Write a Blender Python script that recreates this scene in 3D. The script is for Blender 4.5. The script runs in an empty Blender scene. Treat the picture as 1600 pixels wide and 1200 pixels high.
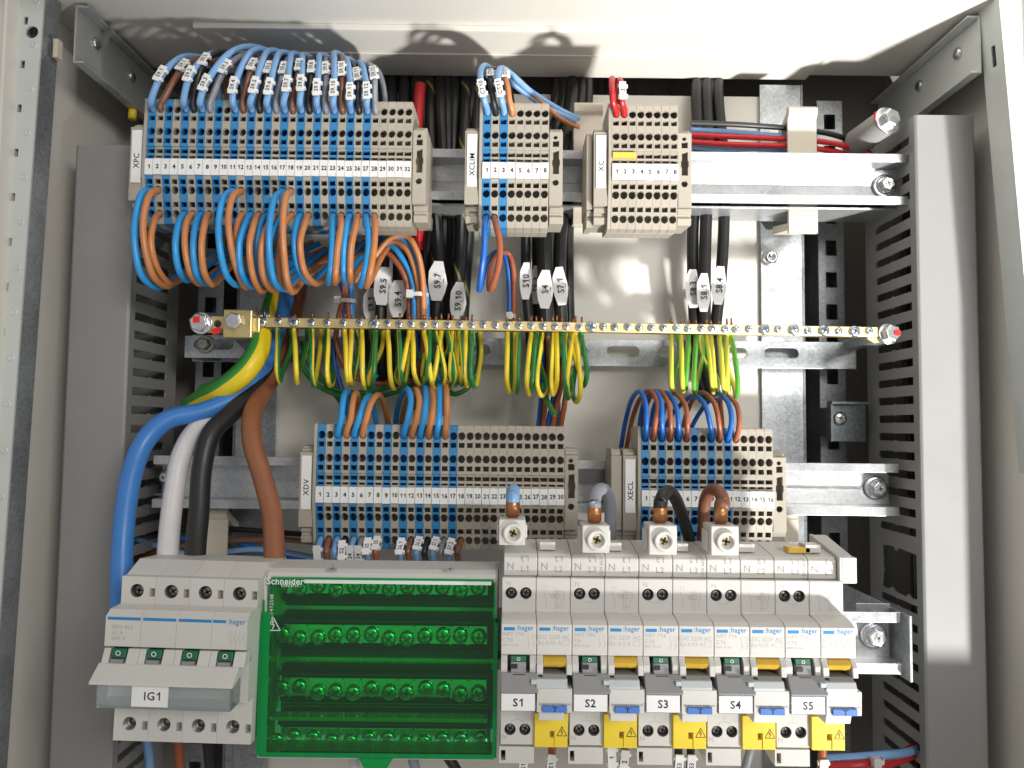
import bpy, bmesh, math, random
from mathutils import Vector, Matrix
from mathutils.geometry import tessellate_polygon
random.seed(7)
scene = bpy.context.scene
COL = scene.collection
MM = 0.001
V = Vector

# ------------------------------------------------------------------ camera
F = 1180.0                      # focal length in photo pixels (1600 wide)
CAMY = -565.0                   # camera distance to the mounting plate (mm)
TILT = math.radians(3.2); ROLL = math.radians(0.65)
fw = V((0, math.cos(TILT), math.sin(TILT)))
_up = V((0, -math.sin(TILT), math.cos(TILT))); _r = V((1, 0, 0))
cr = _r*math.cos(ROLL) + _up*math.sin(ROLL)
cu = _up*math.cos(ROLL) - _r*math.sin(ROLL)
CAM = V((0, CAMY, 0))
cam = bpy.data.cameras.new('camera'); camo = bpy.data.objects.new('camera', cam); COL.objects.link(camo)
cam.sensor_width = 36.0; cam.lens = F/1600.0*36.0; cam.clip_start = 0.01; cam.clip_end = 50
m3 = Matrix((cr, cu, -fw)).transposed()
camo.matrix_world = Matrix.Translation(CAM*MM) @ m3.to_4x4()
scene.camera = camo
scene.render.resolution_x = 1024; scene.render.resolution_y = 768

# ------------------------------------------------------------------ light
world = bpy.data.worlds.new('World'); scene.world = world; world.use_nodes = True
world.node_tree.nodes['Background'].inputs[0].default_value = (1.0, 0.985, 0.95, 1)
world.node_tree.nodes['Background'].inputs[1].default_value = 0.42
def lamp(name, kind, loc, target, power, col, **kw):
    l = bpy.data.lights.new(name, kind); l.energy = power; l.color = col
    for k, v in kw.items(): setattr(l, k, v)
    o = bpy.data.objects.new(name, l); COL.objects.link(o)
    o.location = V(loc)
    o.rotation_euler = (V(target)-V(loc)).to_track_quat('-Z', 'Y').to_euler()
    return o
# soft room light from the front above, and the hard work lamp low on the right
lamp('room_light', 'AREA', (0.56, -1.18, 0.34), (-0.12, 0.0, 0.08), 0.85, (1.0, 0.97, 0.92), shape='RECTANGLE', size=0.40, size_y=0.30, spread=math.radians(56))
lamp('work_lamp', 'SPOT', (0.82, -0.95, -0.85), (0.45, -0.05, 0.22), 225.0, (1.0, 0.98, 0.945), shadow_soft_size=0.05, spot_size=math.radians(52), spot_blend=1.0)
scene.view_settings.view_transform = 'Standard'; scene.view_settings.look = 'None'
scene.view_settings.exposure = 0.0; scene.view_settings.gamma = 1.0
scene.view_settings.use_curve_mapping = False

# ------------------------------------------------------------------ pixel -> place (a pixel is a direction, d the plane in front of the mounting plate)
def P(x, y, d):
    v = fw*F + cr*(x-800) - cu*(y-600)
    return CAM + v*((-d-CAMY)/v.y)
def XX(x, d, y=600): return P(x, y, d).x
def ZZ(y, d, x=800): return P(x, y, d).z

# ------------------------------------------------------------------ materials
MAT = {}
def mat(name, col, rough=0.45, metal=0.0, var=0.06, vscale=60.0, bump=0.0, bscale=900.0, spec=0.5, trans=None, coat=0.0):
    m = bpy.data.materials.new(name); m.use_nodes = True
    nt = m.node_tree; b = nt.nodes['Principled BSDF']
    b.inputs['Roughness'].default_value = rough; b.inputs['Metallic'].default_value = metal
    b.inputs['Specular IOR Level'].default_value = spec
    if coat: b.inputs['Coat Weight'].default_value = coat
    tc = nt.nodes.new('ShaderNodeTexCoord'); nz = nt.nodes.new('ShaderNodeTexNoise')
    oi = nt.nodes.new('ShaderNodeObjectInfo')
    ad = nt.nodes.new('ShaderNodeVectorMath'); ad.operation = 'ADD'
    nt.links.new(tc.outputs['Object'], ad.inputs[0]); nt.links.new(oi.outputs['Random'], ad.inputs[1])
    nz.inputs['Scale'].default_value = vscale; nz.inputs['Detail'].default_value = 5; nz.inputs['Roughness'].default_value = 0.65
    nt.links.new(ad.outputs[0], nz.inputs['Vector'])
    mr = nt.nodes.new('ShaderNodeMapRange'); mr.inputs['From Min'].default_value = 0.3; mr.inputs['From Max'].default_value = 0.7
    mr.inputs['To Min'].default_value = 1-var; mr.inputs['To Max'].default_value = 1+var
    nt.links.new(nz.outputs['Fac'], mr.inputs['Value'])
    mr2 = nt.nodes.new('ShaderNodeMapRange'); mr2.inputs['To Min'].default_value = 1-var*0.8; mr2.inputs['To Max'].default_value = 1+var*0.8
    nt.links.new(oi.outputs['Random'], mr2.inputs['Value'])
    mu0 = nt.nodes.new('ShaderNodeMath'); mu0.operation = 'MULTIPLY'
    nt.links.new(mr.outputs[0], mu0.inputs[0]); nt.links.new(mr2.outputs[0], mu0.inputs[1])
    mu = nt.nodes.new('ShaderNodeVectorMath'); mu.operation = 'SCALE'
    mu.inputs[0].default_value = col; nt.links.new(mu0.outputs[0], mu.inputs['Scale'])
    nt.links.new(mu.outputs[0], b.inputs['Base Color'])
    rr = nt.nodes.new('ShaderNodeMapRange'); rr.inputs['To Min'].default_value = max(0.02, rough-0.1); rr.inputs['To Max'].default_value = min(1, rough+0.12)
    nt.links.new(nz.outputs['Fac'], rr.inputs['Value']); nt.links.new(rr.outputs[0], b.inputs['Roughness'])
    if bump:
        n2 = nt.nodes.new('ShaderNodeTexNoise'); n2.inputs['Scale'].default_value = bscale; n2.inputs['Detail'].default_value = 3
        nt.links.new(tc.outputs['Object'], n2.inputs['Vector'])
        bp = nt.nodes.new('ShaderNodeBump'); bp.inputs['Strength'].default_value = bump; bp.inputs['Distance'].default_value = 0.0004
        nt.links.new(n2.outputs['Fac'], bp.inputs['Height']); nt.links.new(bp.outputs[0], b.inputs['Normal'])
    MAT[name] = m
    return m
def galvanised(name, lo, hi, rough=0.38):
    m = mat(name, (0.5, 0.5, 0.5), rough, 0.62, bump=0.25, bscale=260)
    nt = m.node_tree; b = nt.nodes['Principled BSDF']
    tc = nt.nodes.new('ShaderNodeTexCoord'); vo = nt.nodes.new('ShaderNodeTexVoronoi'); vo.inputs['Scale'].default_value = 620
    mp = nt.nodes.new('ShaderNodeTexNoise'); mp.inputs['Scale'].default_value = 25; mp.inputs['Detail'].default_value = 6
    nt.links.new(tc.outputs['Object'], vo.inputs['Vector']); nt.links.new(tc.outputs['Object'], mp.inputs['Vector'])
    sp = nt.nodes.new('ShaderNodeSeparateColor'); nt.links.new(vo.outputs['Color'], sp.inputs[0])
    a = nt.nodes.new('ShaderNodeMath'); a.operation = 'ADD'
    h = nt.nodes.new('ShaderNodeMath'); h.operation = 'MULTIPLY'; h.inputs[1].default_value = 0.24
    nt.links.new(sp.outputs[0], h.inputs[0]); nt.links.new(h.outputs[0], a.inputs[0]); nt.links.new(mp.outputs['Fac'], a.inputs[1])
    cp = nt.nodes.new('ShaderNodeValToRGB')
    cp.color_ramp.elements[0].position = 0.35; cp.color_ramp.elements[1].position = 0.95
    cp.color_ramp.elements[0].color = (*lo, 1); cp.color_ramp.elements[1].color = (*hi, 1)
    nt.links.new(a.outputs[0], cp.inputs[0]); nt.links.new(cp.outputs[0], b.inputs['Base Color'])
    return m
mat('panel_white', (0.74, 0.715, 0.655), 0.42, var=0.03, vscale=9, bump=0.12, bscale=700)
mat('rear_grey', (0.23, 0.21, 0.19), 0.5, var=0.08, vscale=12, bump=0.1)
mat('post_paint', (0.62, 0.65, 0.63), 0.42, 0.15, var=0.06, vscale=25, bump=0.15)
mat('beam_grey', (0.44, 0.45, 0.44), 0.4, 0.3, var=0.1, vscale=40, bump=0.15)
mat('duct_grey', (0.27, 0.267, 0.262), 0.45, var=0.05, vscale=14, bump=0.1, bscale=500)
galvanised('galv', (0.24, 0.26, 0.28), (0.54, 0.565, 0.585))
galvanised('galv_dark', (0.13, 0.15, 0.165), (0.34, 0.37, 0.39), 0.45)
galvanised('rail_zinc', (0.42, 0.43, 0.45), (0.64, 0.65, 0.66), 0.3)
mat('zinc', (0.66, 0.68, 0.70), 0.24, 0.95, var=0.12, vscale=300)
mat('zinc_dull', (0.30, 0.29, 0.26), 0.35, 0.9, var=0.2, vscale=400)
mat('brass', (0.64, 0.51, 0.25), 0.34, 0.75, var=0.12, vscale=90, bump=0.15, bscale=400)
mat('recess', (0.10, 0.14, 0.19), 0.4, 0.5, var=0.1)
mat('copper', (0.50, 0.22, 0.10), 0.34, 0.9, var=0.15, vscale=150)
mat('block_beige', (0.39, 0.352, 0.293), 0.5, var=0.035, vscale=40, bump=0.1)
mat('block_blue', (0.036, 0.215, 0.46), 0.45, var=0.04, vscale=40, bump=0.1)
mat('clip_cream', (0.62, 0.555, 0.46), 0.5, var=0.05, vscale=30)
mat('marker_white', (0.80, 0.80, 0.79), 0.4, var=0.03, vscale=80)
mat('ink', (0.012, 0.012, 0.016), 0.6, var=0.0)
mat('ink_grey', (0.24, 0.24, 0.25), 0.6, var=0.0)
mat('ink_pale', (0.40, 0.385, 0.37), 0.6, var=0.0)
mat('device_white', (0.60, 0.585, 0.55), 0.42, var=0.03, vscale=40, bump=0.12, bscale=1200)
mat('device_grey', (0.27, 0.27, 0.275), 0.45, var=0.04, vscale=50)
mat('device_lightgrey', (0.50, 0.53, 0.53), 0.4, var=0.03, vscale=50)
mat('device_dark', (0.014, 0.014, 0.014), 0.4, var=0.1)
mat('slot_dark', (0.02, 0.02, 0.02), 0.6, var=0.1)
mat('brand_blue', (0.02, 0.22, 0.52), 0.4, var=0.03)
mat('button_blue', (0.07, 0.19, 0.56), 0.4, var=0.05)
mat('flag_green', (0.01, 0.13, 0.06), 0.4, var=0.05)
mat('window_gold', (0.62, 0.38, 0.03), 0.25, var=0.08, vscale=90, coat=0.4)
mat('cover_yellow', (0.82, 0.60, 0.035), 0.38, var=0.04, vscale=50)
mat('jumper_yellow', (0.75, 0.50, 0.07), 0.4, var=0.05)
mat('paint_red', (0.75, 0.02, 0.02), 0.4, var=0.1)
mat('print_white', (0.72, 0.80, 0.76), 0.4, var=0.02)
mat('tie_white', (0.62, 0.61, 0.58), 0.35, var=0.05)
WC = {'sky': (0.20, 0.38, 0.67), 'blue': (0.025, 0.30, 0.70), 'deep': (0.012, 0.13, 0.52), 'orange': (0.55, 0.215, 0.075),
      'rust': (0.35, 0.10, 0.045), 'brown': (0.21, 0.085, 0.045), 'black': (0.016, 0.016, 0.017), 'grey': (0.25, 0.26, 0.30),
      'red': (0.52, 0.015, 0.02), 'white': (0.62, 0.60, 0.61), 'thickblue': (0.045, 0.20, 0.56), 'thickbrown': (0.27, 0.10, 0.045)}
for k, c in WC.items(): mat('wire_'+k, c, 0.36 if k != 'black' else 0.42, var=0.07, vscale=70, bump=0.06, bscale=600)
def stripe_mat(name, green, yellow, share):
    m = mat(name, yellow, 0.36, var=0.05); nt = m.node_tree; b = nt.nodes['Principled BSDF']
    uv = nt.nodes.new('ShaderNodeUVMap'); sx = nt.nodes.new('ShaderNodeSeparateXYZ'); nt.links.new(uv.outputs[0], sx.inputs[0])
    fr = nt.nodes.new('ShaderNodeMath'); fr.operation = 'FRACT'; nt.links.new(sx.outputs[0], fr.inputs[0])
    lt = nt.nodes.new('ShaderNodeMath'); lt.operation = 'LESS_THAN'; lt.inputs[1].default_value = share; nt.links.new(fr.outputs[0], lt.inputs[0])
    mx = nt.nodes.new('ShaderNodeMix'); mx.data_type = 'RGBA'
    mx.inputs[6].default_value = (*yellow, 1); mx.inputs[7].default_value = (*green, 1)
    nt.links.new(lt.outputs[0], mx.inputs[0]); nt.links.new(mx.outputs[2], b.inputs['Base Color'])
stripe_mat('earth', (0.02, 0.19, 0.045), (0.80, 0.61, 0.035), 0.50)
stripe_mat('earth_fresh', (0.09, 0.36, 0.04), (0.62, 0.60, 0.07), 0.45)
stripe_mat('earth_thick', (0.04, 0.27, 0.045), (0.78, 0.60, 0.02), 0.5)
stripe_mat('black_print', (0.016, 0.016, 0.017), (0.24, 0.22, 0.05), 0.93)
def clear_mat(name, col, gloss=0.12, diff=0.0, dcol=(0, 0, 0), ior=1.45):
    m = bpy.data.materials.new(name); m.use_nodes = True; nt = m.node_tree
    for n in list(nt.nodes):
        if n.type != 'OUTPUT_MATERIAL': nt.nodes.remove(n)
    out = [n for n in nt.nodes if n.type == 'OUTPUT_MATERIAL'][0]
    t = nt.nodes.new('ShaderNodeBsdfTransparent'); t.inputs[0].default_value = (*col, 1)
    g = nt.nodes.new('ShaderNodeBsdfGlossy'); g.inputs['Roughness'].default_value = gloss
    fr = nt.nodes.new('ShaderNodeFresnel'); fr.inputs[0].default_value = ior
    d = nt.nodes.new('ShaderNodeBsdfDiffuse'); d.inputs[0].default_value = (*dcol, 1)
    m1 = nt.nodes.new('ShaderNodeMixShader'); m1.inputs[0].default_value = diff
    nt.links.new(t.outputs[0], m1.inputs[1]); nt.links.new(d.outputs[0], m1.inputs[2])
    m2 = nt.nodes.new('ShaderNodeMixShader'); nt.links.new(fr.outputs[0], m2.inputs[0])
    nt.links.new(m1.outputs[0], m2.inputs[1]); nt.links.new(g.outputs[0], m2.inputs[2])
    nt.links.new(m2.outputs[0], out.inputs[0]); MAT[name] = m
clear_mat('green_clear', (0.34, 0.985, 0.56), 0.03, 0.015, (0.0, 0.36, 0.09), 1.5)
clear_mat('green_edge', (0.05, 0.75, 0.22), 0.08, 0.55, (0.0, 0.42, 0.10))
clear_mat('clear', (0.92, 0.95, 0.95), 0.1, 0.22, (0.72, 0.78, 0.79))

# ------------------------------------------------------------------ mesh building (mm, world or local)
class MB:
    def __init__(s): s.v = []; s.f = []; s.uv = None; s.sm = []
    def add(s, vs, fs, smooth=False):
        o = len(s.v); s.v += [V(p) for p in vs]; s.f += [[i+o for i in f] for f in fs]; s.sm += [smooth]*len(fs)
        return s
    def box(s, x0, x1, y0, y1, z0, z1):
        x0, x1 = sorted((x0, x1)); y0, y1 = sorted((y0, y1)); z0, z1 = sorted((z0, z1))
        vs = [(x, y, z) for x in (x0, x1) for y in (y0, y1) for z in (z0, z1)]
        return s.add(vs, [(0, 1, 3, 2), (4, 6, 7, 5), (0, 4, 5, 1), (2, 3, 7, 6), (0, 2, 6, 4), (1, 5, 7, 3)])
    def obox(s, c, a, b, n, la, lb, ln):      # oriented box: centre, axes, full sizes
        c = V(c); a = V(a).normalized()*la/2; b = V(b).normalized()*lb/2; n = V(n).normalized()*ln/2
        vs = [c+a*i+b*j+n*k for i in (-1, 1) for j in (-1, 1) for k in (-1, 1)]
        return s.add(vs, [(0, 1, 3, 2), (4, 6, 7, 5), (0, 4, 5, 1), (2, 3, 7, 6), (0, 2, 6, 4), (1, 5, 7, 3)])
    def cyl(s, p0, p1, r0, r1=None, n=20, smooth=True, cap=True):
        p0 = V(p0); p1 = V(p1); r1 = r0 if r1 is None else r1
        ax = (p1-p0).normalized(); a = ax.orthogonal().normalized(); b = ax.cross(a)
        vs = []
        for i in range(n):
            t = 2*math.pi*i/n; u = a*math.cos(t)+b*math.sin(t)
            vs += [p0+u*r0, p1+u*r1]
        s.add(vs, [(2*i, 2*((i+1) % n), 2*((i+1) % n)+1, 2*i+1) for i in range(n)], smooth)
        if cap:
            s.add([vs[2*i] for i in range(n)], [tuple(range(n))[::-1]]); s.add([vs[2*i+1] for i in range(n)], [tuple(range(n))])
        return s
    def lathe(s, p, ax, prof, n=22):          # prof: (along axis, radius)
        p = V(p); ax = V(ax).normalized(); a = ax.orthogonal().normalized(); b = ax.cross(a)
        vs = []
        for (h, r) in prof:
            for i in range(n):
                t = 2*math.pi*i/n; vs.append(p+ax*h+(a*math.cos(t)+b*math.sin(t))*r)
        fs = []
        for j in range(len(prof)-1):
            for i in range(n): fs.append((j*n+i, j*n+(i+1) % n, (j+1)*n+(i+1) % n, (j+1)*n+i))
        s.add(vs, fs, True)
        return s
    def plate(s, outer, holes, mp, t):        # 2D outline with holes; mp(u,v,w) -> place, w in 0..t (t = front)
        loops = [[V((p[0], p[1], 0)) for p in outer]] + [[V((p[0], p[1], 0)) for p in h] for h in holes]
        tri = tessellate_polygon(loops); flat = [p for l in loops for p in l]; n = len(flat)
        vs = [mp(p.x, p.y, 0) for p in flat] + [mp(p.x, p.y, t) for p in flat]
        fs = [(a, b, c) for a, b, c in tri] + [(c+n, b+n, a+n) for a, b, c in tri]
        o = 0
        for l in loops:
            k = len(l)
            for i in range(k): fs.append((o+i, o+(i+1) % k, o+(i+1) % k+n, o+i+n))
            o += k
        return s.add(vs, fs)
    def prism(s, prof, x0, x1):               # prof: (d, z) side profile, extruded along x; y = -d
        n = len(prof)
        vs = [(x0, -d, z) for d, z in prof]+[(x1, -d, z) for d, z in prof]
        tri = tessellate_polygon([[V((d, z, 0)) for d, z in prof]])
        fs = [tuple(t) for t in tri]+[tuple(i+n for i in t[::-1]) for t in tri]
        fs += [(i, (i+1) % n, (i+1) % n+n, i+n) for i in range(n)]
        return s.add(vs, fs)
    def build(s, name, material, parent=None, org=None, bevel=0.0, auto=True):
        """links the collected shape as ONE mesh object; with a parent, placed relative to it"""
        if parent is not None: org = ORG[parent.name]
        elif org is None:
            xs = [p.x for p in s.v]; ys = [p.y for p in s.v]; zs = [p.z for p in s.v]
            org = V(((min(xs)+max(xs))/2, (min(ys)+max(ys))/2, min(zs)))
        me = bpy.data.meshes.new(name)
        me.from_pydata([tuple((p-org)*MM) for p in s.v], [], s.f)
        me.materials.append(MAT[material])
        me.polygons.foreach_set('use_smooth', s.sm)
        if s.uv:
            l = me.uv_layers.new(name='UVMap')
            for i, lp in enumerate(me.loops): l.data[i].uv = s.uv[lp.vertex_index]
        bm = bmesh.new(); bm.from_mesh(me)
        if not s.uv: bmesh.ops.remove_doubles(bm, verts=bm.verts, dist=1e-6)
        bmesh.ops.recalc_face_normals(bm, faces=bm.faces); bm.to_mesh(me); bm.free()
        o = bpy.data.objects.new(name, me); COL.objects.link(o)
        if parent is not None:
            o.parent = parent
            ORG[o.name] = org
        else:
            o.location = org*MM; ORG[o.name] = V(org)
        if bevel:
            b = o.modifiers.new('bevel', 'BEVEL'); b.width = bevel*MM; b.segments = 2; b.limit_method = 'ANGLE'; b.angle_limit = math.radians(38)
        return o
ORG = {}
def tag(o, label=None, cat=None, group=None, kind=None):
    if label: o['label'] = label
    if cat: o['category'] = cat
    if group: o['group'] = group
    if kind: o['kind'] = kind
    return o
def thing(name, label, cat, org, group=None):
    e = bpy.data.objects.new(name, None); COL.objects.link(e); e.empty_display_size = 0.01
    e.location = V(org)*MM; ORG[e.name] = V(org)
    return tag(e, label, cat, group)
def copy_tree(o, parent=None):
    c = o.copy(); COL.objects.link(c); c.parent = parent
    ORG[c.name] = ORG[o.name]
    for ch in o.children: copy_tree(ch, c)
    return c
def circ(u, v, r, n=14, ry=None): return [(u+r*math.cos(2*math.pi*i/n), v+(ry or r)*math.sin(2*math.pi*i/n)) for i in range(n)]
def rect(u0, u1, v0, v1): return [(u0, v0), (u1, v0), (u1, v1), (u0, v1)]
def obround(u0, u1, v0, v1, n=6):
    r = (v1-v0)/2; c = (v0+v1)/2
    return [(u1-r+r*math.cos(-math.pi/2+math.pi*i/n), c+r*math.sin(-math.pi/2+math.pi*i/n)) for i in range(n+1)] + \
           [(u0+r+r*math.cos(math.pi/2+math.pi*i/n), c+r*math.sin(math.pi/2+math.pi*i/n)) for i in range(n+1)]
TXT = {}
def glyphs(t, bold):
    """raw outline of a string from the built-in font: vertices and faces, not centred"""
    c = bpy.data.curves.new('lettering', 'FONT'); c.body = t; c.size = 1.0; c.resolution_u = 2; c.offset = bold
    o = bpy.data.objects.new('lettering', c); me = bpy.data.meshes.new_from_object(o)
    vs = [(v.co.x, v.co.y) for v in me.vertices]; fs = [tuple(p.vertices) for p in me.polygons]
    bpy.data.objects.remove(o); bpy.data.curves.remove(c); bpy.data.meshes.remove(me)
    return vs, fs
def span(vs): return (min(v[0] for v in vs), max(v[0] for v in vs)) if vs else (0, 0)
HH = None; GLY = {}
def glyph(ch, bold):
    global HH
    if (ch, bold) not in GLY:
        if HH is None: q = span(glyphs('HH', 0)[0]); HH = q[1]-q[0]
        if ch == '1':                          # the built-in figure one is a bare bar: give it its flag
            k = 0.045+bold; h = 0.70
            vs = [(0.34+k, 0), (0.34+k, h), (0.34-k*0.6, h), (0.12-bold, h-0.19), (0.12-bold, h-0.19-2.2*k), (0.34-k, h-0.15-bold), (0.34-k, 0)]
            GLY[(ch, bold)] = (vs, [tuple(range(7))], 0.56)
        else:
            q = span(glyphs('H'+ch+'H', 0)[0]); adv = (q[1]-q[0])-HH
            vs, fs = glyphs(ch, bold) if ch != ' ' else ([], [])
            GLY[(ch, bold)] = (vs, fs, adv)
    return GLY[(ch, bold)]
def text_raw(t, bold):
    if (t, bold) not in TXT:
        x = 0; V_, F_ = [], []
        for ch in t:
            vs, fs, adv = glyph(ch, bold); o = len(V_)
            V_ += [(a+x, b) for a, b in vs]; F_ += [tuple(i+o for i in f) for f in fs]; x += adv+0.035
        xs = [v[0] for v in V_]; ys = [v[1] for v in V_]; cx = (min(xs)+max(xs))/2; cy = (min(ys)+max(ys))/2
        TXT[(t, bold)] = ([(a-cx, b-cy) for a, b in V_], F_)
    return TXT[(t, bold)]
def text(mb, t, c, size, ux=(1, 0, 0), uy=(0, 0, 1), bold=0.012, sx=1.0, mirror=False):
    """flat print: letters of cap height ~0.7*size, centred on c, lying on a surface (0.06 mm proud via c)"""
    vs, fs = text_raw(t, bold); ux = V(ux).normalized(); uy = V(uy).normalized(); c = V(c)
    return mb.add([c+ux*(x*size*sx)+uy*(y*size) for x, y in vs], fs)
def line2(mb, c, pts, w, ux=(1, 0, 0), uy=(0, 0, 1)):   # thin printed strokes
    ux = V(ux); uy = V(uy); c = V(c)
    for (a, b), (e, f) in zip(pts[:-1], pts[1:]):
        p = c+ux*a+uy*b; q = c+ux*e+uy*f; t = (q-p)
        if t.length < 1e-6: continue
        nrm = t.normalized().cross(ux.cross(uy)).normalized()*w/2
        mb.add([p-nrm, q-nrm, q+nrm, p+nrm], [(0, 1, 2, 3)])
    return mb
def smooth_path(pts, step=2.0):
    pts = [V(p) for p in pts]
    q = [pts[0]*2-pts[1]] + pts + [pts[-1]*2-pts[-2]]
    out = []
    for i in range(1, len(q)-2):
        p0, p1, p2, p3 = q[i-1:i+3]
        def kn(a, b): return max((b-a).length, 1e-3)**0.5
        t0 = 0; t1 = t0+kn(p0, p1); t2 = t1+kn(p1, p2); t3 = t2+kn(p2, p3)
        n = max(2, int((p2-p1).length/step))
        for k in range(n):
            t = t1+(t2-t1)*k/n
            A1 = p0*((t1-t)/(t1-t0))+p1*((t-t0)/(t1-t0)); A2 = p1*((t2-t)/(t2-t1))+p2*((t-t1)/(t2-t1)); A3 = p2*((t3-t)/(t3-t2))+p3*((t-t2)/(t3-t2))
            B1 = A1*((t2-t)/(t2-t0))+A2*((t-t0)/(t2-t0)); B2 = A2*((t3-t)/(t3-t1))+A3*((t-t1)/(t3-t1))
            out.append(B1*((t2-t)/(t2-t1))+B2*((t-t1)/(t2-t1)))
    out.append(pts[-1])
    return out
def tube(mb, path, r, n=12, twist=0.0, phase=0.0):
    path = [V(p) for p in path]; N = len(path)
    T = [(path[min(i+1, N-1)]-path[max(i-1, 0)]).normalized() for i in range(N)]
    a = T[0].orthogonal().normalized()
    # start the frame from the direction facing the camera so stripes have a known side
    f = V((0, -1, 0)); a = (f-T[0]*f.dot(T[0]))
    a = a.normalized() if a.length > 1e-3 else T[0].orthogonal().normalized()
    vs = []; uv = []; L = 0
    for i in range(N):
        if i:
            a = (a-T[i]*a.dot(T[i])).normalized(); L += (path[i]-path[i-1]).length
        b = T[i].cross(a)
        for k in range(n+1):
            t = 2*math.pi*k/n
            vs.append(path[i]+(a*math.cos(t)+b*math.sin(t))*r); uv.append((k/n+phase+twist*L, L/50.0))
    m = n+1
    fs = [(i*m+k, i*m+k+1, (i+1)*m+k+1, (i+1)*m+k) for i in range(N-1) for k in range(n)]
    o = len(mb.v)
    mb.add(vs, fs, True)
    mb.add([vs[k] for k in range(n)], [tuple(range(n))[::-1]]); mb.add([vs[(N-1)*m+k] for k in range(n)], [tuple(range(n))])
    if mb.uv is None: mb.uv = [(0, 0)]*o
    mb.uv += uv+uv[:n]+uv[(N-1)*m:(N-1)*m+n]
    return mb
def wire(name, label, cat, material, pts, r, group=None, parent=None, twist=0.0, phase=0.0, n=12, world=False):
    path = smooth_path(pts if world else [P(*p) for p in pts])
    mb = MB(); tube(mb, path, r, n, twist, phase)
    o = mb.build(name, material, parent=parent, org=None if parent is not None else path[0])
    if parent is None: tag(o, label, cat, group)
    o_path[o.name] = path
    return o
o_path = {}
def screw(mb_head, mb_slot, c, r, ax=(0, -1, 0), h=1.2, ang=0.4):
    """pan head with a cross recess"""
    c = V(c); ax = V(ax).normalized()
    mb_head.lathe(c, ax, [(0, r), (h*0.55, r), (h*0.9, r*0.82), (h, r*0.55), (h, 0.001)], 18)
    a = ax.orthogonal().normalized(); b = ax.cross(a)
    for t in (ang, ang+math.pi/2):
        u = a*math.cos(t)+b*math.sin(t)
        mb_slot.obox(c+ax*(h+0.02), u, ax.cross(u), ax, r*1.3, r*0.36, 0.12)
def hexhead(mb, c, r, ax=(0, -1, 0), h=4.0, washer=None):
    c = V(c); ax = V(ax).normalized()
    if washer: mb.lathe(c, ax, [(0, washer), (1.0, washer), (1.2, washer*0.9), (1.2, 0.01)], 24); c = c+ax*1.2
    mb.cyl(c, c+ax*h*0.85, r, r, 6, smooth=False); mb.cyl(c+ax*h*0.85, c+ax*h, r*0.98, r*0.84, 6, smooth=False)

# ================================================================== the cabinet
cab = thing('electrical_cabinet', 'open grey white steel electrical cabinet holding all the wiring', 'cabinet', (0, -40, -260))
ZC = 271.0                                    # ceiling height
MB().box(-330, 338, 45, 46.5, -300, 330).build('rear_panel', 'rear_grey', cab)
# rear panel ribs seen in the gap under the ceiling
for x in (548, 612, 660, 800, 806, 935, 948, 992, 1048):
    a = XX(x, -44, 120); MB().box(a, a+2.2, 42.6, 45, 215, 329).build('rib', 'rear_grey', cab)
MB().box(XX(434, 0), XX(1190, 0), 0, 1.5, -300, ZZ(147, 0)).build('mounting_plate', 'panel_white', cab)
MB().box(-312, -310, -118, 45, -300, ZC).build('side_panel', 'panel_white', cab)
MB().box(318, 320, -118, 45, -300, ZC).build('side_panel', 'panel_white', cab)
MB().box(-330, 338, -190, -1.0, ZC, ZC+2).build('top_panel', 'panel_white', cab)
h = MB(); h.box(-330, 338, -1.0, 46.5, 330, 332); h.box(-330, 338, -3.0, -1.02, ZC+2.1, 330); h.box(-330, -328, -1.0, 45, ZC, 330); h.box(336, 338, -1.0, 45, ZC, 330); h.build('gap_light_stop', 'rear_grey', cab)  # closed box added above the ceiling, unseen, stops outside light entering the cable gap
g = MB(); g.box(-219, 222, -67, -1, ZC-4.0, ZC-2.4); g.box(-219, 222, -68, -66.6, ZC-4.0, ZC-0.02); g.box(-219, 222, -37, -35.6, ZC-5.2, ZC-4.0)
g.build('gland_plate', 'panel_white', cab, bevel=0.5)
# front posts: perforated face and bare inner flange
def post(top, bot, side, d0, depth, width, holes):
    dx = (bot[0]-top[0])/(bot[1]-top[1])
    def lean(z): return top[0]+dx*(z-top[1])
    z0, z1 = -300, 330
    hl = []
    z = -285
    k = 0
    while holes and z < 300:
        hl.append(rect(9.0, 11.6, z, z+5.0)); z += 28.0
    if holes: hl.append(circ(6.0, ZZ(52, d0, 46), 4.0))
    mp = lambda u, v, w: V((lean(v)+side*u, -d0-w, v))
    f = MB(); f.plate(rect(0, width, z0, z1), hl, mp, 1.5); f.build('front_post', 'post_paint', cab)
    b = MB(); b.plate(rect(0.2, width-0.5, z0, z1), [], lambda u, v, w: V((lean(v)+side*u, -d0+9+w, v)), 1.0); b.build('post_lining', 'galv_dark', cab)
    fl = MB(); fl.plate(rect(0, depth, z0, z1), [rect(6, 10, ZZ(88, d0-8, 85), ZZ(55, d0-8, 85))], lambda u, v, w: V((lean(v)+side*w+side*0.01, -d0+u-0.1, v)), 1.4)
    fl.build('post_flange', 'galv' if holes else 'post_paint', cab)
    if holes:
        zz = -270
        while zz < 300:                       # pierced lugs between the slots
            m = MB(); m.lathe(mp(4.2, zz, 1.5), (0, -1, 0), [(0, 2.2), (0.5, 1.9), (0.5, 1.2), (-0.2, 1.0)], 8); m.build('punched_lug', 'post_paint', cab)
            zz += 28.0
    m = MB(); c = P(88 if side < 0 else 1572, 76 if side < 0 else 100, d0-8)
    m.box(c.x-1.5, c.x+1.5, c.y-1, c.y+4, c.z-6, c.z+6); m.build('latch_clip', 'clip_cream', cab)
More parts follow.
